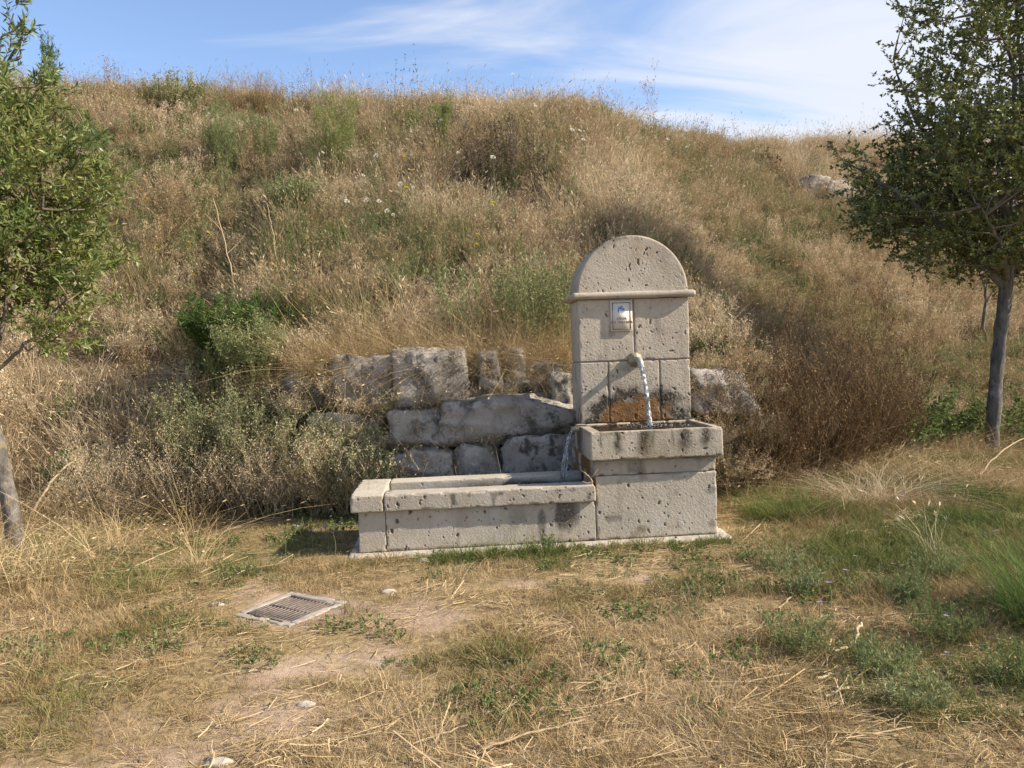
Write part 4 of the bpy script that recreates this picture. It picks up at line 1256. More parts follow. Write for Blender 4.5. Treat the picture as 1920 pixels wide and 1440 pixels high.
plant('reddish_dock', 'dried reddish brown dock standing before the boulder wall', 'plant', -1.2, 1.22, (M_brown, M_brown), n=7, height=1.05, spread=.35, sub=5, sub_len=.3, leaf=26, leaf_len=.035, leaf_w=.014, stem_w=.006, r0=.1, start=.2, tint=.15)
plant('pale_leaved_weed', 'weed with pale pointed leaves left of the reddish dock', 'plant', -1.62, 1.15, (M_grey, M_grey), n=4, height=.8, spread=.3, sub=3, sub_len=.25, leaf=22, leaf_len=.05, leaf_w=.016, leaf_up=.5, stem_w=.005, r0=.06, start=.3, tint=0.0)
plant('ragwort', 'small bright green weed behind the trough rim', 'plant', -1.05, .95, (M_herb, M_herb), n=12, height=.55, spread=.6, sub=3, sub_len=.3, leaf=20, leaf_len=.05, leaf_w=.012, stem_w=.004, r0=.1, start=.2, tint=.9)
for (x, y, h, sp, lab) in [(-.55, 1.18, .6, .9, 'dark tangle of dead twigs before the wall right of the reddish dock'), (-.15, 1.2, .55, .9, 'dark tangle of dead twigs beside the overflow'), (-.85, 1.12, .75, .7, 'upright dead twigs before the wall between the reddish dock and the dark tangle'), (-1.45, 1.15, .65, .8, 'dead twigs before the wall left of the reddish dock'), (.0, 1.5, .5, .8, 'dead twigs on the boulders touching the fountain upright'), (1.5, 1.15, 1.0, .5, 'thin dead weed before the pale boulder right of the fountain')]:
    plant('dead_twigs', lab, 'plant', x, y, (M_brown, M_brown), n=9, height=h, spread=sp, sub=6, sub_len=.4, subsub=1, ends=1, leaf_len=.016, leaf_w=.008, stem_w=.004, r0=.15, start=.2, tint=.55)
# weeds along the skyline
for (x, y, h, tn, lab, kw) in [(3.5, 10.9, 1.75, .2, 'tallest slender dead weed on the skyline above the fountain', dict(n=3, spread=.12, sub=14, sub_len=.28, subsub=2)),
                               (2.15, 10.9, 1.15, .6, 'broad fan of leaning dead stems on the skyline above the fountain', dict(n=16, spread=.95, sub=5, sub_len=.35, subsub=2)),
                               (1.55, 10.9, 1.0, .6, 'leaning dead stems on the skyline at the left of the broad fan', dict(n=9, spread=.8, sub=5, sub_len=.35, subsub=2)),
                               (5.2, 11.2, 1.35, .3, 'wide open umbel skeleton on the skyline between the tallest weed and the dark thistle', dict(n=9, spread=.6, sub=6, sub_len=.35, subsub=2)),
                               (6.4, 11.3, .95, .9, 'short dark thistle head on the skyline near the oak', dict(n=5, spread=.12, sub=7, sub_len=.16, subsub=0, leaf=20, leaf_len=.05, leaf_w=.03)),
                               (5.85, 11.3, 1.25, .7, 'thin thistle left of the short dark thistle', dict(n=3, spread=.3, sub=3, sub_len=.2, subsub=0)),
                               (-2.1, 10.6, 1.25, .9, 'dark thistle stalk on the skyline above the yellow green fennel', dict(n=3, spread=.16, sub=5, sub_len=.14, subsub=0, leaf=10, leaf_len=.04, leaf_w=.02)),
                               (-1.55, 10.6, 1.45, .9, 'taller dark thistle stalk to the right of its neighbour', dict(n=3, spread=.14, sub=5, sub_len=.14, subsub=0, leaf=10, leaf_len=.04, leaf_w=.02)),
                               (-.2, 10.7, 1.0, .7, 'small dead weed on the middle of the skyline', dict(n=5, spread=.4, sub=5, sub_len=.3, subsub=0)),
                               (-7.9, 10.9, .95, .4, 'reddish dead weed on the skyline right of the small conifer', dict(n=12, spread=.5, sub=6, sub_len=.3, subsub=1)),
                               (-3.9, 10.8, 1.05, .5, 'dead weed on the skyline right of the brown broom', dict(n=10, spread=.6, sub=6, sub_len=.35, subsub=1))]:
    kw = dict(dict(leaf_len=.03, leaf_w=.016), **kw)
    plant('dead_weed', lab, 'plant', x, y, (M_brown, M_brown), group='dead weeds along the skyline', height=h, stem_w=.008, r0=.12, start=.3, ends=2, tint=tn, **kw)


def grass_clump(name, label, x, y, mat, n, radius, h0, h1, w, lean, curl, tint, K=6, heads=0.0, group=None):
    t = thing(name, label, 'grass clump', (x, y, gz(x, y)), group)
    m = MB(); blades(m, n, radius, h0, h1, w, lean, curl, K=K, base_tint=tint, heads=heads)
    tag(m.build('blades', mat, t), kind='stuff')


grass_clump('rush_clump', 'large dark green clump of rush like grass at the right edge', 1.95, -2.12, M_herb, 900, .22, .25, .56, .0042, .35, .4, .85)
grass_clump('green_tuft', 'lush green grass tuft right of the pedestal', 1.75, .50, M_lawn, 900, .34, .12, .34, .0045, .5, .5, .88)
grass_clump('green_tuft', 'smaller green grass tuft between the lush one and the straw heap', 2.2, .40, M_lawn, 420, .2, .08, .24, .004, .5, .5, .8)
grass_clump('green_tuft', 'green grass tuft in the shade by the left end of the trough', -2.15, .75, M_lawn, 300, .28, .06, .16, .004, .5, .5, .85)
grass_clump('green_tuft', 'green tuft growing against the middle of the trough foot', -.72, -.2, M_lawn, 150, .10, .05, .15, .0036, .5, .5, .85)
grass_clump('pale_tussock', 'pale dry tussock standing before the brambles', 4.1, 3.0, M_dry, 220, .14, .3, .6, .004, .35, .55, .02, heads=.2)
grass_clump('straw_heap', 'heap of bent straw over a dark hollow right of the green tufts', 2.75, 1.0, M_dry, 520, .3, .3, .62, .0042, .8, 1.1, .05)
grass_clump('oat_tuft', 'spray of tall pale oat stems near the right edge', 2.1, -.9, M_dry, 26, .08, .3, .6, .003, .4, .4, -.05, heads=.8)
grass_clump('brown_tuft', 'brownish tall tuft by the trodden path right of the fountain', .05, -1.35, M_lawn, 160, .14, .06, .2, .0034, .5, .5, .3)


for k, (x, y, h, lab) in enumerate([(.55, -2.22, .20, 'grey green herb cushion beside the crooked root'), (.82, -2.52, .17, 'grey green herb cushion in front of the crooked root'), (.72, -2.88, .15, 'grey green herb cushion nearest the bottom edge'), (1.25, -2.25, .2, 'grey green herb cushion left of the rush clump'), (1.45, -1.65, .18, 'grey green herb cushion in the middle of the right hand grass'), (.95, -1.4, .15, 'grey green herb cushion closest to the trodden path'), (1.3, -2.75, .2, 'grey green herb cushion in the right bottom corner'), (1.85, -1.3, .22, 'grey green herb cushion behind the rush clump'), (1.05, -.95, .14, 'grey green herb cushion between path and pedestal'), (-.45, -.22, .12, 'small grey green herb cushion at the trough foot')]):
    plant('herb_cushion', lab, 'plant', x, y, (M_herb, M_grey if k % 3 else M_herb), group='herb cushions in the right hand grass', clear=0, dz=.0, n=40, height=h * 1.25, spread=1.0, sub=5, sub_len=.45, leaf=26, leaf_len=.022, leaf_w=.005, leaf_up=.7, stem_w=.0025, r0=.09, start=.08, zmin=-.005, tint=[.55, .7, .5][k % 3])


# ------------------------------------------------------------------ dead stalks
def stalk(label, pts, r0, r1, group, name='dry_stalk', cat='stalk', mat=None, lift=0.0, forks=()):
    pts = np.array(pts, float)
    base = pts[0].copy()
    t = thing(name, label, cat, base, group)
    m = MB(); P = catmull(pts - base, 12) + rng.normal(0, r0 * .6, (12, 3)); P[:, 2] += lift
    tube(m, P, np.linspace(r0, r1, 12), 6, rnd=float(R01(1)[0]), rnd2=float(R01(1)[0]), tint=.5)
    for f_, q in forks:
        i = int(f_ * 11); tube(m, catmull([P[i], P[i] + np.array(q) * .5 + rng.normal(0, .01, 3), P[i] + np.array(q)], 6), np.linspace(r1 * 1.1, r1 * .5, 6), 5, rnd=.5, rnd2=.5, tint=.5)
    m.build('stem', mat or M_stalk, t, smooth=True)


def G(*p): return [(x, y, gz(x, y) + (q[0] if q else .015)) for x, y, *q in p]


GS = 'straw stalks lying on the ground'
stalk('long pale straw stalk bent in the middle, lying left of the drain', G((-3.93, -.3), (-3.88, .06, .05), (-3.49, .23)), .005, .003, GS)
stalk('straight pale straw stalk between the drain and the trough shadow', G((-3.43, -.32), (-3.3, .0, .05), (-3.2, .3, .06)), .005, .003, GS)
stalk('pale straw stalk at the left edge of the ground', G((-3.72, -1.1), (-3.58, -1.15, .04), (-3.4, -1.22)), .004, .003, GS)
stalk('thick pinkish stick leaning on the bank beside the pale trunk', [(-4.96, 1.62, gz(-4.96, 1.62) + .12), (-4.85, 1.8, .42), (-4.72, 2.0, .62)], .013, .008, GS)
stalk('longest pale straw stalk in the foreground litter', G((-.99, -3.0, .02), (-.8, -2.92, .03), (-.58, -2.82, .02)), .0055, .004, GS)
stalk('pale straw stalk left of the longest one', G((-1.25, -2.9), (-1.12, -2.83, .02), (-1.02, -2.76)), .004, .003, GS)
stalk('short thick straw stalk at the bottom of the view', G((-.66, -3.05), (-.57, -3.01), (-.48, -2.97)), .006, .005, GS)
stalk('bleached stalk on the grass right of the pedestal', G((1.8, -.24), (1.92, -.2, .03), (2.05, -.16)), .008, .006, GS)
stalk('pale stalk between the oat spray and the path', G((1.09, -1.19), (1.2, -1.16, .02), (1.33, -1.12)), .005, .004, GS)
stalk('pale stalk pointing towards the fountain on the right hand grass', G((.67, -1.72), (.8, -1.58, .02), (.93, -1.45)), .005, .004, GS)
stalk('crooked reddish root in the right foreground', G((.70, -2.3), (.82, -2.24, .03), (.87, -2.19, .05), (.92, -2.13, .07)), .008, .007, GS)
stalk('pale stalk below the crooked root', G((.47, -2.58), (.55, -2.55, .02), (.65, -2.52)), .006, .005, GS)
stalk('short bleached chip in front of the pale stalk', G((.43, -2.75), (.49, -2.73, .02), (.56, -2.69)), .007, .006, GS)
stalk('pale stalk beside the green patch of the path', G((-.82, -1.95), (-.76, -1.84, .02), (-.69, -1.72)), .004, .003, GS)
stalk('small straw stalk in front of the green patch', G((-.92, -2.17), (-.86, -2.18), (-.8, -2.19)), .005, .004, GS)
stalk('small straw stalk on the trodden path', G((-.72, -1.17), (-.65, -1.16), (-.58, -1.14)), .006, .004, GS)
stalk('long pale stalk at the foot of the left bank', G((-4.95, 1.45, .08), (-4.4, 1.18, .06), (-3.9, 1.08, .03)), .006, .004, GS)
stalk('long bent cane lying at the right edge near the oak', G((4.29, 1.7, .05), (4.95, 2.23, .2), (5.75, 2.95, .25)), .010, .006, GS)
stalk('pale cane lying before the dried out bushes', G((3.45, 2.75, .05), (3.85, 3.0, .2), (4.3, 3.2, .35)), .007, .004, GS)
stalk('reddish twig caught in the joint of trough and pedestal', [(-.02, -.02, .44), (-.04, -.03, .50), (-.10, -.03, .56)], .006, .004, None, name='dry_twig', cat='twig', forks=((.5, (.06, -.01, .07)), (.3, (-.08, -.02, .01))))
SS = 'bleached dead stalks on the slope'
for lab, x, y, top, r_, fk in [('longest bleached stalk above the dark green bush', -3.55, 3.7, (-.28, .1, 1.55), .011, ((.55, (.22, .05, .25)), (.75, (-.2, 0, .22)))), ('second bleached stalk behind the longest one', -3.2, 4.2, (-.12, .1, 1.0), .008, ((.5, (.12, .05, .2)),)), ('bleached stalk leaning left above the fountain head', 1.6, 5.0, (-.5, .1, .95), .008, ()), ('bleached stalk right of the leaning one', 3.1, 7.4, (-.35, .1, 1.25), .009, ()), ('thin bleached stalk between the two above the fountain', 2.6, 7.2, (-.3, .1, 1.1), .008, ()),
                              ('fallen bleached stalk lying over the grass above the fountain head', 1.0, 5.6, (.85, .2, .75), .008, ()), ('bleached stalk among the dark seeding docks', .45, 6.0, (-.3, 0, .8), .008, ()), ('short bleached stalk on the left part of the slope', -5.3, 6.2, (.5, .1, .6), .007, ()), ('bleached stalk below the grey green wormwood', -4.1, 7.0, (.4, .1, .8), .007, ())]:
    b_ = np.array([x, y, gz(x, y) - .03]); tp_ = np.array(top)
    stalk(lab, [b_, b_ + tp_ * .5 + [0.02, 0, .05], b_ + tp_], r_, r_ * .5, SS, forks=fk)
b_ = np.array([7.9, 6.5, gz(7.9, 6.5) - .05])
stalk('white forked sapling stem on the slope left of the oak trunk', [b_, b_ + [-.03, 0, .7], b_ + [.02, 0, 1.1], b_ + [.10, 0, 1.75]], .03, .018, None, name='bare_sapling', cat='sapling', mat=M_bark_pale, forks=((.66, (-.22, 0, .45)), (.4, (.3, 0, .5))))

# ------------------------------------------------------------------ flowers
def flower(kind, h):
    r = thing(kind, '', 'flower', (0, 0, 0))
    m = MB(); P = catmull([(0, 0, -.05), (.02, .01, h * .5), (.0, 0, h)], 6); tube(m, P, np.linspace(.003, .002, 6), 3, cap=False, tint=.4, rnd=.5, rnd2=.5)
    m.build('stem', M_herb, r)
    m = MB()
    if kind == 'white_umbel':
        n = 60; q = .027 * np.sqrt(R01(n)); a_ = rng.uniform(0, 6.28, n)
        b_ = np.stack([q * np.cos(a_), q * np.sin(a_), h + .008 - q * q * 8], 1)
        kites(m, b_, np.stack([np.cos(a_), np.sin(a_), .1 + 0 * a_], 1), np.array([[0, 0, 1.0]]) + rng.normal(0, .3, (n, 3)), (.011), .009, rnd=R01(n), rnd2=R01(n))
        for q_ in m.v:
            p_ = q_ - [0, 0, h]; c_, s_ = math.cos(.85), math.sin(.85)
            q_[:, 1] = p_[:, 1] * c_ - p_[:, 2] * s_; q_[:, 2] = h + p_[:, 1] * s_ + p_[:, 2] * c_
        m.build('flower_head', M_white, r)
    else:
        n = 14; a_ = np.linspace(0, 6.28, n, endpoint=False)
        kites(m, np.tile([[0, 0, h]], (n, 1)), np.stack([np.cos(a_), np.sin(a_), .35 + rng.normal(0, .2, n)], 1), np.tile([[0, 0, 1.0]], (n, 1)), (.038) if kind == 'yellow_flower' else .016, (.018) if kind == 'yellow_flower' else .009, rnd=R01(n), rnd2=R01(n))
        m.build('flower_head', M_yellow if kind == 'yellow_flower' else M_purple, r)
    return r


def flowers(kind, h, spots, label, group):
    src = flower(kind, h); src['label'] = label; src['group'] = group
    for k, (x, y) in enumerate(spots):
        loc = (x, y, gz(x, y)); rz = float(rng.normal(0, .5)); sc = float(rng.uniform(.8, 1.25))
        if k == 0: src.location = loc; src.rotation_euler = (0, 0, rz); src.scale = (sc,) * 3
        else: copy_thing(src, loc, rz, None, sc)


UM = [(-2.28, 4.52), (-2.07, 4.3), (-1.99, 4.03), (-1.88, 4.47), (-1.7, 4.3), (-1.59, 4.19), (-1.75, 3.99), (-1.94, 3.9), (-2.31, 4.33), (-1.47, 4.94), (-1.97, 5.35), (-2.21, 5.9), (-.85, 6.1), (-3.89, 9.87), (-1.09, 6.41), (3.94, 10.4), (3.63, 9.45), (3.16, 9.13), (1.05, 6.64), (.87, 6.29), (1.03, 6.26), (5.5, 10.8), (5.8, 10.9), (.5, 7.71), (.27, 9.09), (-2.9, 6.8), (-3.6, 8.6), (-.4, 5.2), (1.9, 7.9), (-5.2, 9.0)]
flowers('white_umbel', .92, [(x, y - .5) for x, y in UM], 'flat white umbel flower standing above the dry grass of the slope', 'white umbels on the slope')
YE = [(-4.93, 5.42), (-5.06, 5.94), (-5.52, 6.51), (-5.67, 6.6), (-5.46, 6.57), (-4.45, 5.24), (-4.37, 5.07), (-4.41, 5.91), (-5.02, 5.62), (-1.6, 5.48), (-1.48, 5.17), (-1.53, 4.31), (-.5, 3.8), (-.7, 3.64), (-.73, 3.27), (-4.67, 7.28), (-4.74, 7.89), (-5.58, 8.51), (-3.11, 7.77), (-6.84, 8.42), (-4.52, 5.4)]
flowers('yellow_flower', .85, [(x, y - .45) for x, y in YE], 'small yellow flower on a thin stem in the dry grass of the slope', 'yellow flowers on the slope')
flowers('purple_flower', .13, [(1.15, -1.55), (1.4, -1.2), (.95, -1.75), (1.55, -1.35), (1.7, -2.0), (1.25, -2.3), (.75, -2.05), (1.6, -2.45), (1.05, -2.6)], 'tiny purple flower in the short grass right of the path', 'purple flowers in the right hand grass')
flowers('bud_stem', .20, [(-2.15, .05), (-2.05, .1), (-1.98, .0), (-2.25, .12), (-2.35, .02), (-1.95, .16), (-2.1, .2)], 'thin bud topped stem at the edge of the trough shadow', 'bud topped stems by the trough end')

# ------------------------------------------------------------------ loose stones
def pebble(label, x, y, r, seed):
    n = 14; u = np.linspace(0, np.pi, n); w = np.linspace(0, 2 * np.pi, 25)[:-1]
    Uu, Ww = np.meshgrid(u, w, indexing='ij')
    d = np.stack([np.sin(Uu) * np.cos(Ww), np.sin(Uu) * np.sin(Ww), np.cos(Uu)], -1).reshape(-1, 3)
    q = d * [r * 1.2, r * .8, r * .42] * (1 + (vnoise(d * 1.7 + seed, seed) - .5) * .6)[:, None]
    i = np.arange(n - 1)[:, None] * 24; j = np.arange(24)[None]
    m = MB(); m.add(q, np.stack([i + j, i + 24 + j, i + 24 + (j + 1) % 24, i + (j + 1) % 24], -1).reshape(-1, 4))
    o = m.build('loose_stone', M_concrete, smooth=True)
    o.location = (x, y, gz(x, y) + r * .05)
    tag(o, label, 'stone', 'loose stones on the ground')


pebble('pale loose stone just in front of the trough foot', -1.3, -.27, .045, 3)
pebble('pale loose stone on the bare earth in the left foreground', -1.72, -2.48, .03, 5)
pebble('small pale stone among the straw at the bottom centre', -.96, -2.64, .02, 7)
pebble('small round stone in the grass below the oat spray', 1.28, -1.38, .035, 9)
pebble('half buried pale stone at the bottom left of the path', -1.95, -2.93, .04, 13)
pebble('half buried stone left of the drain', -2.52, -1.02, .035, 15)
pebble('half buried stone right of the drain', -1.5, -.98, .04, 17)
# slope plants ------------------------------------------------------
def dry_meshes(k, n, radius, h0, h1, w, lean, curl, heads, **kw):
    out = []
    for _ in range(k):
        m = MB(); blades(m, n, radius, h0, h1, w, lean, curl, heads=heads, **kw); out.append(m.mesh('dry_tuft'))
    return out


me_ = dry_meshes(4, 32, .17, .20, .64, .0062, .26, .22, .5, head_len=.06, head_w=.010) + dry_meshes(2, 24, .14, .3, .85, .0056, .34, .4, .7, head_len=.08, head_w=.011) + dry_meshes(2, 46, .2, .08, .34, .0066, .6, .6, .1)
C_dry = asset_coll('dry_tufts', me_, [M_dry] * 8)
me_ = []
for k in range(5):
    m = MB(); stems(m, m, 12, .42, 1.05, sub=6, sub_len=.5, subsub=3, ends=1, leaf=6, leaf_len=.034, leaf_w=.008, stem_w=.0046, r0=.16, start=.1, tint=.0); me_.append(m.mesh('tangle'))
C_tangle = asset_coll('dry_tangles', me_, [M_dry] * 5)

me_ = []
for k in range(4):
    m = MB(); stems(m, m, 7, .62, .42, sub=7, sub_len=.42, subsub=3, ends=2, leaf_len=.016, leaf_w=.010, stem_w=.005, r0=.08, start=.3)
    me_.append(m.mesh('dead_weed'))
for k in range(2):
    m = MB(); stems(m, m, 5, .7, .25, sub=4, sub_len=.25, leaf=26, leaf_len=.022, leaf_w=.010, stem_w=.006, r0=.07, start=.35); me_.append(m.mesh('dead_weed'))
C_weed = asset_coll('dead_weeds', me_, [M_brown] * 6)

me_ = []
for k in range(4):
    m = MB(); stems(m, m, 14, .42, .55, sub=4, sub_len=.35, leaf=26, leaf_len=.045, leaf_w=.013, stem_w=.005, r0=.12, start=.1, tint=0); me_.append(m.mesh('herb'))
for k in range(2):
    m = MB(); stems(m, m, 16, .5, .4, sub=6, sub_len=.3, leaf=40, leaf_len=.04, leaf_w=.006, stem_w=.004, r0=.10, start=.1); me_.append(m.mesh('herb'))
C_herb = asset_coll('herbs', me_, [M_herb] * 6)

# masks on the slope: x, y, rx, ry, rot, amount
OLIVE = [(-6.4, 8.4, 1.3, .9, 0, .8), (-3.2, 5.3, 1.6, .9, 0, .75), (-4.2, 7.6, 1.5, .9, 0, .7), (.5, 8.0, 1.2, .7, 0, .5), (-1.0, 4.2, 1.0, .6, 0, .75), (4.25, 7.6, .8, .5, 0, 1.0), (2.7, 8.5, .9, .7, 0, .6), (-3.3, 2.2, 1.2, .5, 0, .8),
         (-2.4, 3.0, .8, .5, 0, .5), (4.6, 10.4, 1.4, .7, 0, .7), (6.2, 4.9, 1.2, .7, 0, .6), (-.1, 2.7, .6, .4, 0, .7), (-5.4, 5.0, .8, .6, 0, .4), (1.5, 4.2, .7, .5, 0, .4), (-2.0, 8.4, 1.0, .6, 0, .55)]
BROWN = [(-5.7, 6.3, 1.5, .9, 0, 1), (6.9, 9.5, 1.0, .8, 0, .9), (-.4, 6.6, 1.2, .8, 0, .9), (-6.9, 10.8, 1.2, .6, 0, .7), (-4.8, 10.9, 1.4, .5, 0, 1), (.3, 2.9, .7, .5, 0, .9), (5.2, 6.6, 1.0, .7, 0, .7), (7.5, 5.6, 1.5, .7, 0, .7), (-2.8, 4.0, .8, .5, 0, .6), (2.6, 5.0, .9, .6, 0, .5), (-4.0, 2.4, .35, .3, 0, 1)]
PALE = [(3.2, 4.4, 1.6, .8, 0, .8), (-7.5, 9.6, 1.8, 1.0, 0, .8), (1.4, 6.2, 1.3, .7, 0, .7), (3.0, 7.2, .9, 1.0, 0, .8), (-1.2, 2.9, .8, .5, 0, .8), (7.2, 7.2, 1.5, .9, 0, .8), (-5.2, 2.6, 1.0, .7, 0, .9), (2.0, 10.0, 1.6, .9, 0, .6), (-1.5, 5.4, .9, .6, 0, .5)]

x, y = spread(-13.5, 15, 1.0, 16, 44)
s_ = slope_s(x, y)
nz = fbm2(x, y, .55, 21, 2)
keep = (s_ > .18) & in_view(x, y, 2.2) & clear_of_stone(x, y, .05) & (nz > .43 - .12 * R01(len(x))) & free(x, y)
wallzone = (x > -3.3) & (x < 2.2) & (s_ < .85)
keep &= ~(wallzone & (R01(len(x)) < np.where(s_ > .55, .15, .45)))
x, y, s_, nz = x[keep], y[keep], s_[keep], nz[keep]
ol = blobs(x, y, OLIVE); br_ = blobs(x, y, BROWN); pa = blobs(x, y, PALE)
n1 = fbm2(x, y, 1.9, 31, 3); n2 = fbm2(x, y, .6, 33, 2)
tint = .22 + (n1 - .5) * 1.05 + (n2 - .5) * .5 + .30 * br_ - .22 * pa + .34 * ol
tint = np.clip(tint, .0, .74)
scl = (.42 + .85 * fbm2(x, y, .9, 35, 2)) * rng.uniform(.7, 1.2, len(x)) * np.where((x > -3.3) & (x < 2.2) & (s_ < .9), .55, 1) * (1 - .25 * sst(0, 1, 1.2 - s_))
z = terrain(x, y)
gx_ = (terrain(x + .1, y) - z) / .1
var = np.where(R01(len(x)) < .3, rng.integers(6, 8, len(x)), rng.integers(0, 6, len(x)))
scatter('dry_grass', C_dry, 8, np.c_[x, y, z], scl, tint, 'tall dry straw coloured grass covering the whole hillside', tilt=np.c_[rng.normal(.16, .2, len(x)), rng.normal(0, .2, len(x))], var=var)

x, y = spread(-13, 14, .9, 14.5, 17)
s_ = slope_s(x, y)
keep = (s_ > .1) & in_view(x, y, 1.5) & clear_of_stone(x, y, .15) & free(x, y, .8) & (fbm2(x, y, .9, 71, 2) > .42) & ~((x > -1.8) & (x < 2.2) & (s_ < .7))
x, y = x[keep], y[keep]
tn = .12 + .9 * (fbm2(x, y, 1.4, 73, 3) - .42) + .3 * blobs(x, y, BROWN) + .35 * blobs(x, y, OLIVE)
scatter('dry_tangle', C_tangle, 5, np.c_[x, y, terrain(x, y)], rng.uniform(.6, 1.25, len(x)), np.clip(tn, 0, .8), 'tangled fine dead stems woven through the dry grass')

x, y = spread(-13, 14, 1.2, 14, 8)
s_ = slope_s(x, y)
p_ = .25 + .75 * blobs(x, y, BROWN) + .4 * (fbm2(x, y, 1.1, 41, 2) - .5)
keep = (s_ > .25) & in_view(x, y, 1.5) & clear_of_stone(x, y, .1) & (R01(len(x)) < p_) & ~((x > -3.0) & (x < 2.0) & (s_ < .6))
x, y = x[keep], y[keep]
scatter('dead_weeds', C_weed, 6, np.c_[x, y, terrain(x, y)], rng.uniform(.55, 1.15, len(x)), rng.uniform(0, .7, len(x)), 'brown branching dead weeds standing among the dry grass')

x, y = spread(-13, 14, 1.0, 13, 15)
s_ = slope_s(x, y)
p_ = .27 + .9 * blobs(x, y, OLIVE) + 1.2 * np.clip(fbm2(x, y, 1.3, 43, 3) - .52, 0, 1)
keep = (s_ > .05) & in_view(x, y, 1.5) & clear_of_stone(x, y, .1) & (R01(len(x)) < p_) & ~((x > -2.6) & (x < 2.2) & (s_ < .75))
x, y = x[keep], y[keep]
scatter('green_herbs', C_herb, 6, np.c_[x, y, terrain(x, y)], rng.uniform(.5, 1.1, len(x)), np.clip(.2 + .5 * R01(len(x)), 0, 1), 'olive green leafy herbs growing in patches on the hillside')

# ground plants ------------------------------------------------------
me_ = []
for k in range(4):
    m = MB(); blades(m, 46, .075, .02, .075, .0032, .75, .5, K=3, zmin=-.006); me_.append(m.mesh('lawn_tuft'))
for k in range(2):
    m = MB(); blades(m, 40, .07, .05, .14, .0034, .4, .4, K=4, zmin=-.006); me_.append(m.mesh('lawn_tuft'))
C_lawn = asset_coll('lawn_tufts', me_, [M_lawn] * 6)
me_ = []
for k in range(3):
    m = MB(); stems(m, m, 16, .07, 1.1, K=4, sub=2, sub_len=.4, leaf=14, leaf_len=.016, leaf_w=.008, stem_w=.002, r0=.08, start=.1, zmin=-.004); me_.append(m.mesh('clover'))
C_clover = asset_coll('low_herbs', me_, [M_herb] * 3)
me_ = []
for k in range(5):
    m = MB(); n = 34 if k < 3 else 16
    r = .17 * np.sqrt(R01(n)); a_ = rng.uniform(0, 6.28, n); hd = rng.normal(.35, .75, n) if k < 3 else rng.normal(.3, .4, n)
    L_ = rng.uniform(.03, .13, n) if k < 3 else rng.uniform(.10, .34, n)
    c_ = np.stack([r * np.cos(a_), r * np.sin(a_), rng.uniform(.003, .022, n)], 1)
    t_ = np.linspace(-.5, .5, 3)[None, :, None]
    d = np.stack([np.cos(hd), np.sin(hd), rng.normal(0, .07, n)], 1)[:, None]
    P = c_[:, None] + d * L_[:, None, None] * t_; P[:, 1, :2] += rng.normal(0, .006, (n, 2)); P[..., 2] = np.maximum(P[..., 2], .003)
    sd_ = np.stack([-np.sin(hd), np.cos(hd), rng.normal(0, .3, n)], 1)
    ribbons(m, P, np.full((n, 1), .0028 if k < 3 else .0045) * rng.uniform(.6, 1.4, (n, 1)), sd_, tint=-.05, rnd=R01(n), rnd2=R01(n)); me_.append(m.mesh('straw'))
C_straw = asset_coll('straw_bits', me_, [M_straw] * 5)

x, y = spread(-8, 7.5, -3.9, 4.5, 380)
s_ = slope_s(x, y)
bare_ = blobs(x, y, BARE); gr = blobs(x, y, GREEN)
n1 = fbm2(x, y, .7, 51, 3); n2 = fbm2(x, y, .22, 53, 2)
p_ = np.clip(.68 + (n1 - .5) * 1.6 + (n2 - .5) * 1.0 - .75 * bare_ + .5 * gr, .04, 1)
keep = (s_ < .35) & in_view(x, y, .8) & clear_of_stone(x, y, .035) & (R01(len(x)) < p_)
x, y, gr, n1, n2, bare_ = x[keep], y[keep], gr[keep], n1[keep], n2[keep], bare_[keep]
gn = fbm2(x, y, .9, 57, 3)
tint = np.clip(.40 + (gn - .5) * 1.5 + (n2 - .5) * .5 + .62 * gr - .1 * bare_ + .16 * sst(.2, 1.6, x) - .3 * np.exp(-(((x + 3.3) / .9) ** 2 + ((y + 2.2) / .7) ** 2)), .02, .9)
tall = np.where((R01(len(x)) < .07 + .3 * gr + .25 * sst(.9, 2.2, x)), rng.integers(4, 6, len(x)), rng.integers(0, 4, len(x)))
sc = rng.uniform(.5, 1.1, len(x)) * np.where((x > -3.4) & (x < -1.8) & (y > -.2) & (y < 1.6), .65, 1) * (1 + .35 * gr + .35 * sst(1.2, 2.6, x) + .5 * sst(-2.8, -4, x)) * (1 - .4 * bare_)
z = terrain(x, y)
scatter('short_grass', C_lawn, 6, np.c_[x, y, z], sc, tint, 'short patchy grass, half dry and half green, over the trodden earth', tilt=rng.normal(0, .15, (len(x), 2)), var=tall)

x, y = spread(-8, 7.5, -3.9, 4.2, 40)
gr = blobs(x, y, GREEN)
p_ = np.clip(.2 + .8 * gr + 1.8 * (fbm2(x, y, .8, 61, 3) - .54), 0, 1) * (1 - .8 * blobs(x, y, BARE))
keep = (slope_s(x, y) < .5) & in_view(x, y, .8) & clear_of_stone(x, y, .08) & (R01(len(x)) < p_)
x, y = x[keep], y[keep]
scatter('low_green_weeds', C_clover, 3, np.c_[x, y, terrain(x, y)], rng.uniform(.6, 1.5, len(x)), rng.uniform(.25, .85, len(x)), 'low green leafy weeds creeping between the dry grass')

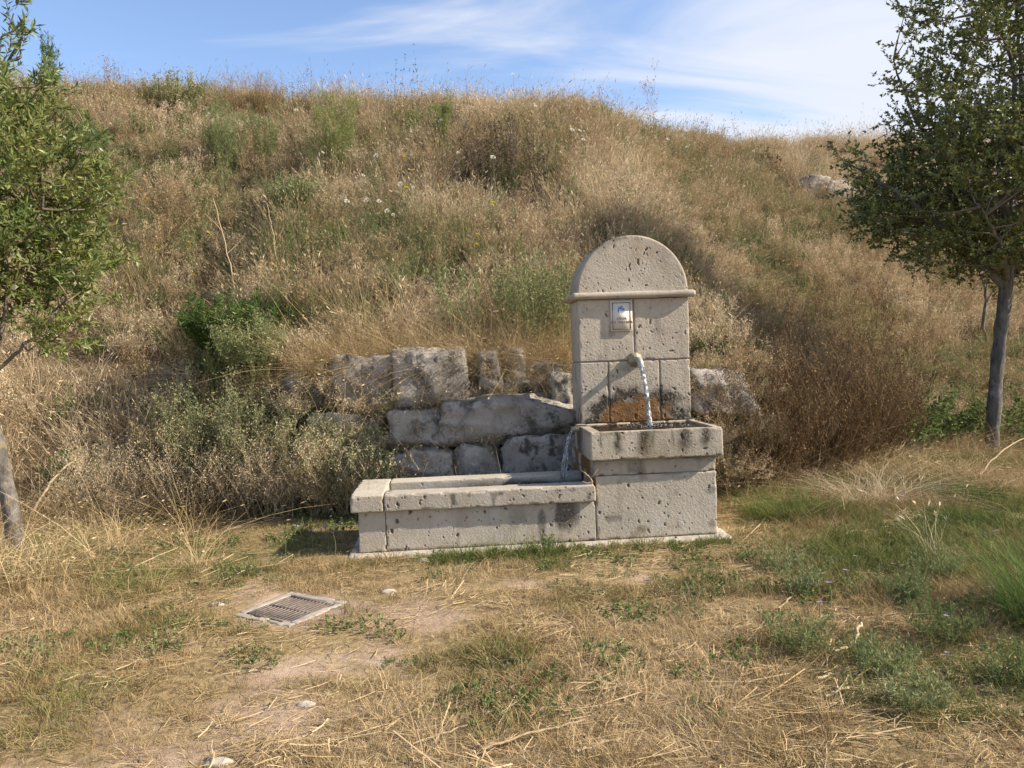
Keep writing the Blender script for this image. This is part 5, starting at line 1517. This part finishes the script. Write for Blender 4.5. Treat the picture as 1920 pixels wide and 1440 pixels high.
x, y = spread(-8, 7.5, -3.9, 4.5, 50)
coarse = np.clip(np.exp(-(((x - .1) / 1.0) ** 2 + ((y + 2.75) / .4) ** 2)) + .6 * np.exp(-(((x + 4.0) / 1.2) ** 2 + ((y + .3) / 1.0) ** 2)) + .7 * np.exp(-(((x - 3.8) / 1.3) ** 2 + ((y - 1.6) / .6) ** 2)), 0, 1)
p_ = np.clip(.45 + .9 * (fbm2(x, y, .6, 63, 2) - .5) + .5 * coarse - .35 * blobs(x, y, GREEN), .05, 1)
keep = (slope_s(x, y) < .3) & in_view(x, y, .8) & clear_of_stone(x, y, .06) & (R01(len(x)) < p_)
x, y, coarse = x[keep], y[keep], coarse[keep]
var = np.where(R01(len(x)) < .10 + .6 * coarse, rng.integers(3, 5, len(x)), rng.integers(0, 3, len(x)))
o = scatter('straw_litter', C_straw, 5, np.c_[x, y, terrain(x, y) + .004], rng.uniform(.6, 1.15, len(x)), rng.uniform(.0, .38, len(x)), 'loose cut straw lying flat on the ground', var=var)
rot = np.zeros((len(x), 3)); rot[:, 2] = rng.normal(0, .55, len(x)); rot[:, :2] = rng.normal(0, .06, (len(x), 2))
o.data.attributes['rot'].data.foreach_set('vector', rot.astype(np.float32).ravel())

# long grass bent over along the foot of the bank
me_ = []
for k in range(4):
    m = MB(); blades(m, 60, .20, .25, .6, .0042, .7, .95, K=6, heads=.25, head_len=.05); me_.append(m.mesh('bent_tuft'))
C_bent = asset_coll('bent_tufts', me_, [M_straw] * 4)
x, y = spread(-8.5, 8, -.9, 4.6, 26)
s_ = slope_s(x, y)
near = np.exp(-((s_ - .05) / .45) ** 2) * np.where((x > -3.3) & (x < -1.6) & (y < 1.7), .12, 1) + .7 * np.exp(-(((x + 4.3) / 1.0) ** 2 + ((y + .1) / .9) ** 2)) + .8 * np.exp(-(((x - 3.6) / .9) ** 2 + ((y - 1.9) / .6) ** 2))
keep = in_view(x, y, 1) & clear_of_stone(x, y, .22) & (R01(len(x)) < near) & ~((x > -2.9) & (x < 1.9) & (y < 1.25))
x, y = x[keep], y[keep]
scatter('bent_grass', C_bent, 4, np.c_[x, y, terrain(x, y)], rng.uniform(.55, 1.05, len(x)) * np.where(x > -1.9, np.where(x < 1.6, .6, 1), 1), np.clip(.12 + .5 * (fbm2(x, y, .8, 67, 2) - .3), 0, .6), 'long straw coloured grass bent over at the foot of the bank', tilt=rng.normal(0, .2, (len(x), 2)))

# grass hanging over the top course of the boulder wall
n = 230
x = rng.uniform(-2.5, .25, n); y = rng.uniform(1.72, 2.15, n); z = np.maximum(terrain(x, y), 1.30 + .12 * R01(n))
tl = np.c_[rng.uniform(.2, .9, n), rng.normal(0, .3, n)]
scatter('overhanging_grass', C_bent, 4, np.c_[x, y, z], rng.uniform(.5, .95, n), np.clip(rng.normal(.22, .15, n), 0, .6), 'dry grass hanging over the top of the boulder wall', tilt=tl)

# weeds rooted in the joints between the boulders
n = 210
x = rng.uniform(-2.6, 2.0, n); zj = rng.choice([.28, .61, .98, 1.2], n) + rng.normal(0, .03, n)
y = 1.20 + .40 * zj + rng.uniform(0, .12, n)
k = ~((x > -.02) & (x < 1.0)); x, y, zj = x[k], y[k], zj[k]; n = len(x)
scatter('joint_weeds', C_tangle, 5, np.c_[x, y, zj], rng.uniform(.4, .95, n), np.clip(rng.normal(.25, .25, n), 0, .8), 'dry weeds rooted in the joints of the boulder wall', tilt=np.c_[rng.uniform(.1, .9, n), rng.normal(0, .3, n)])
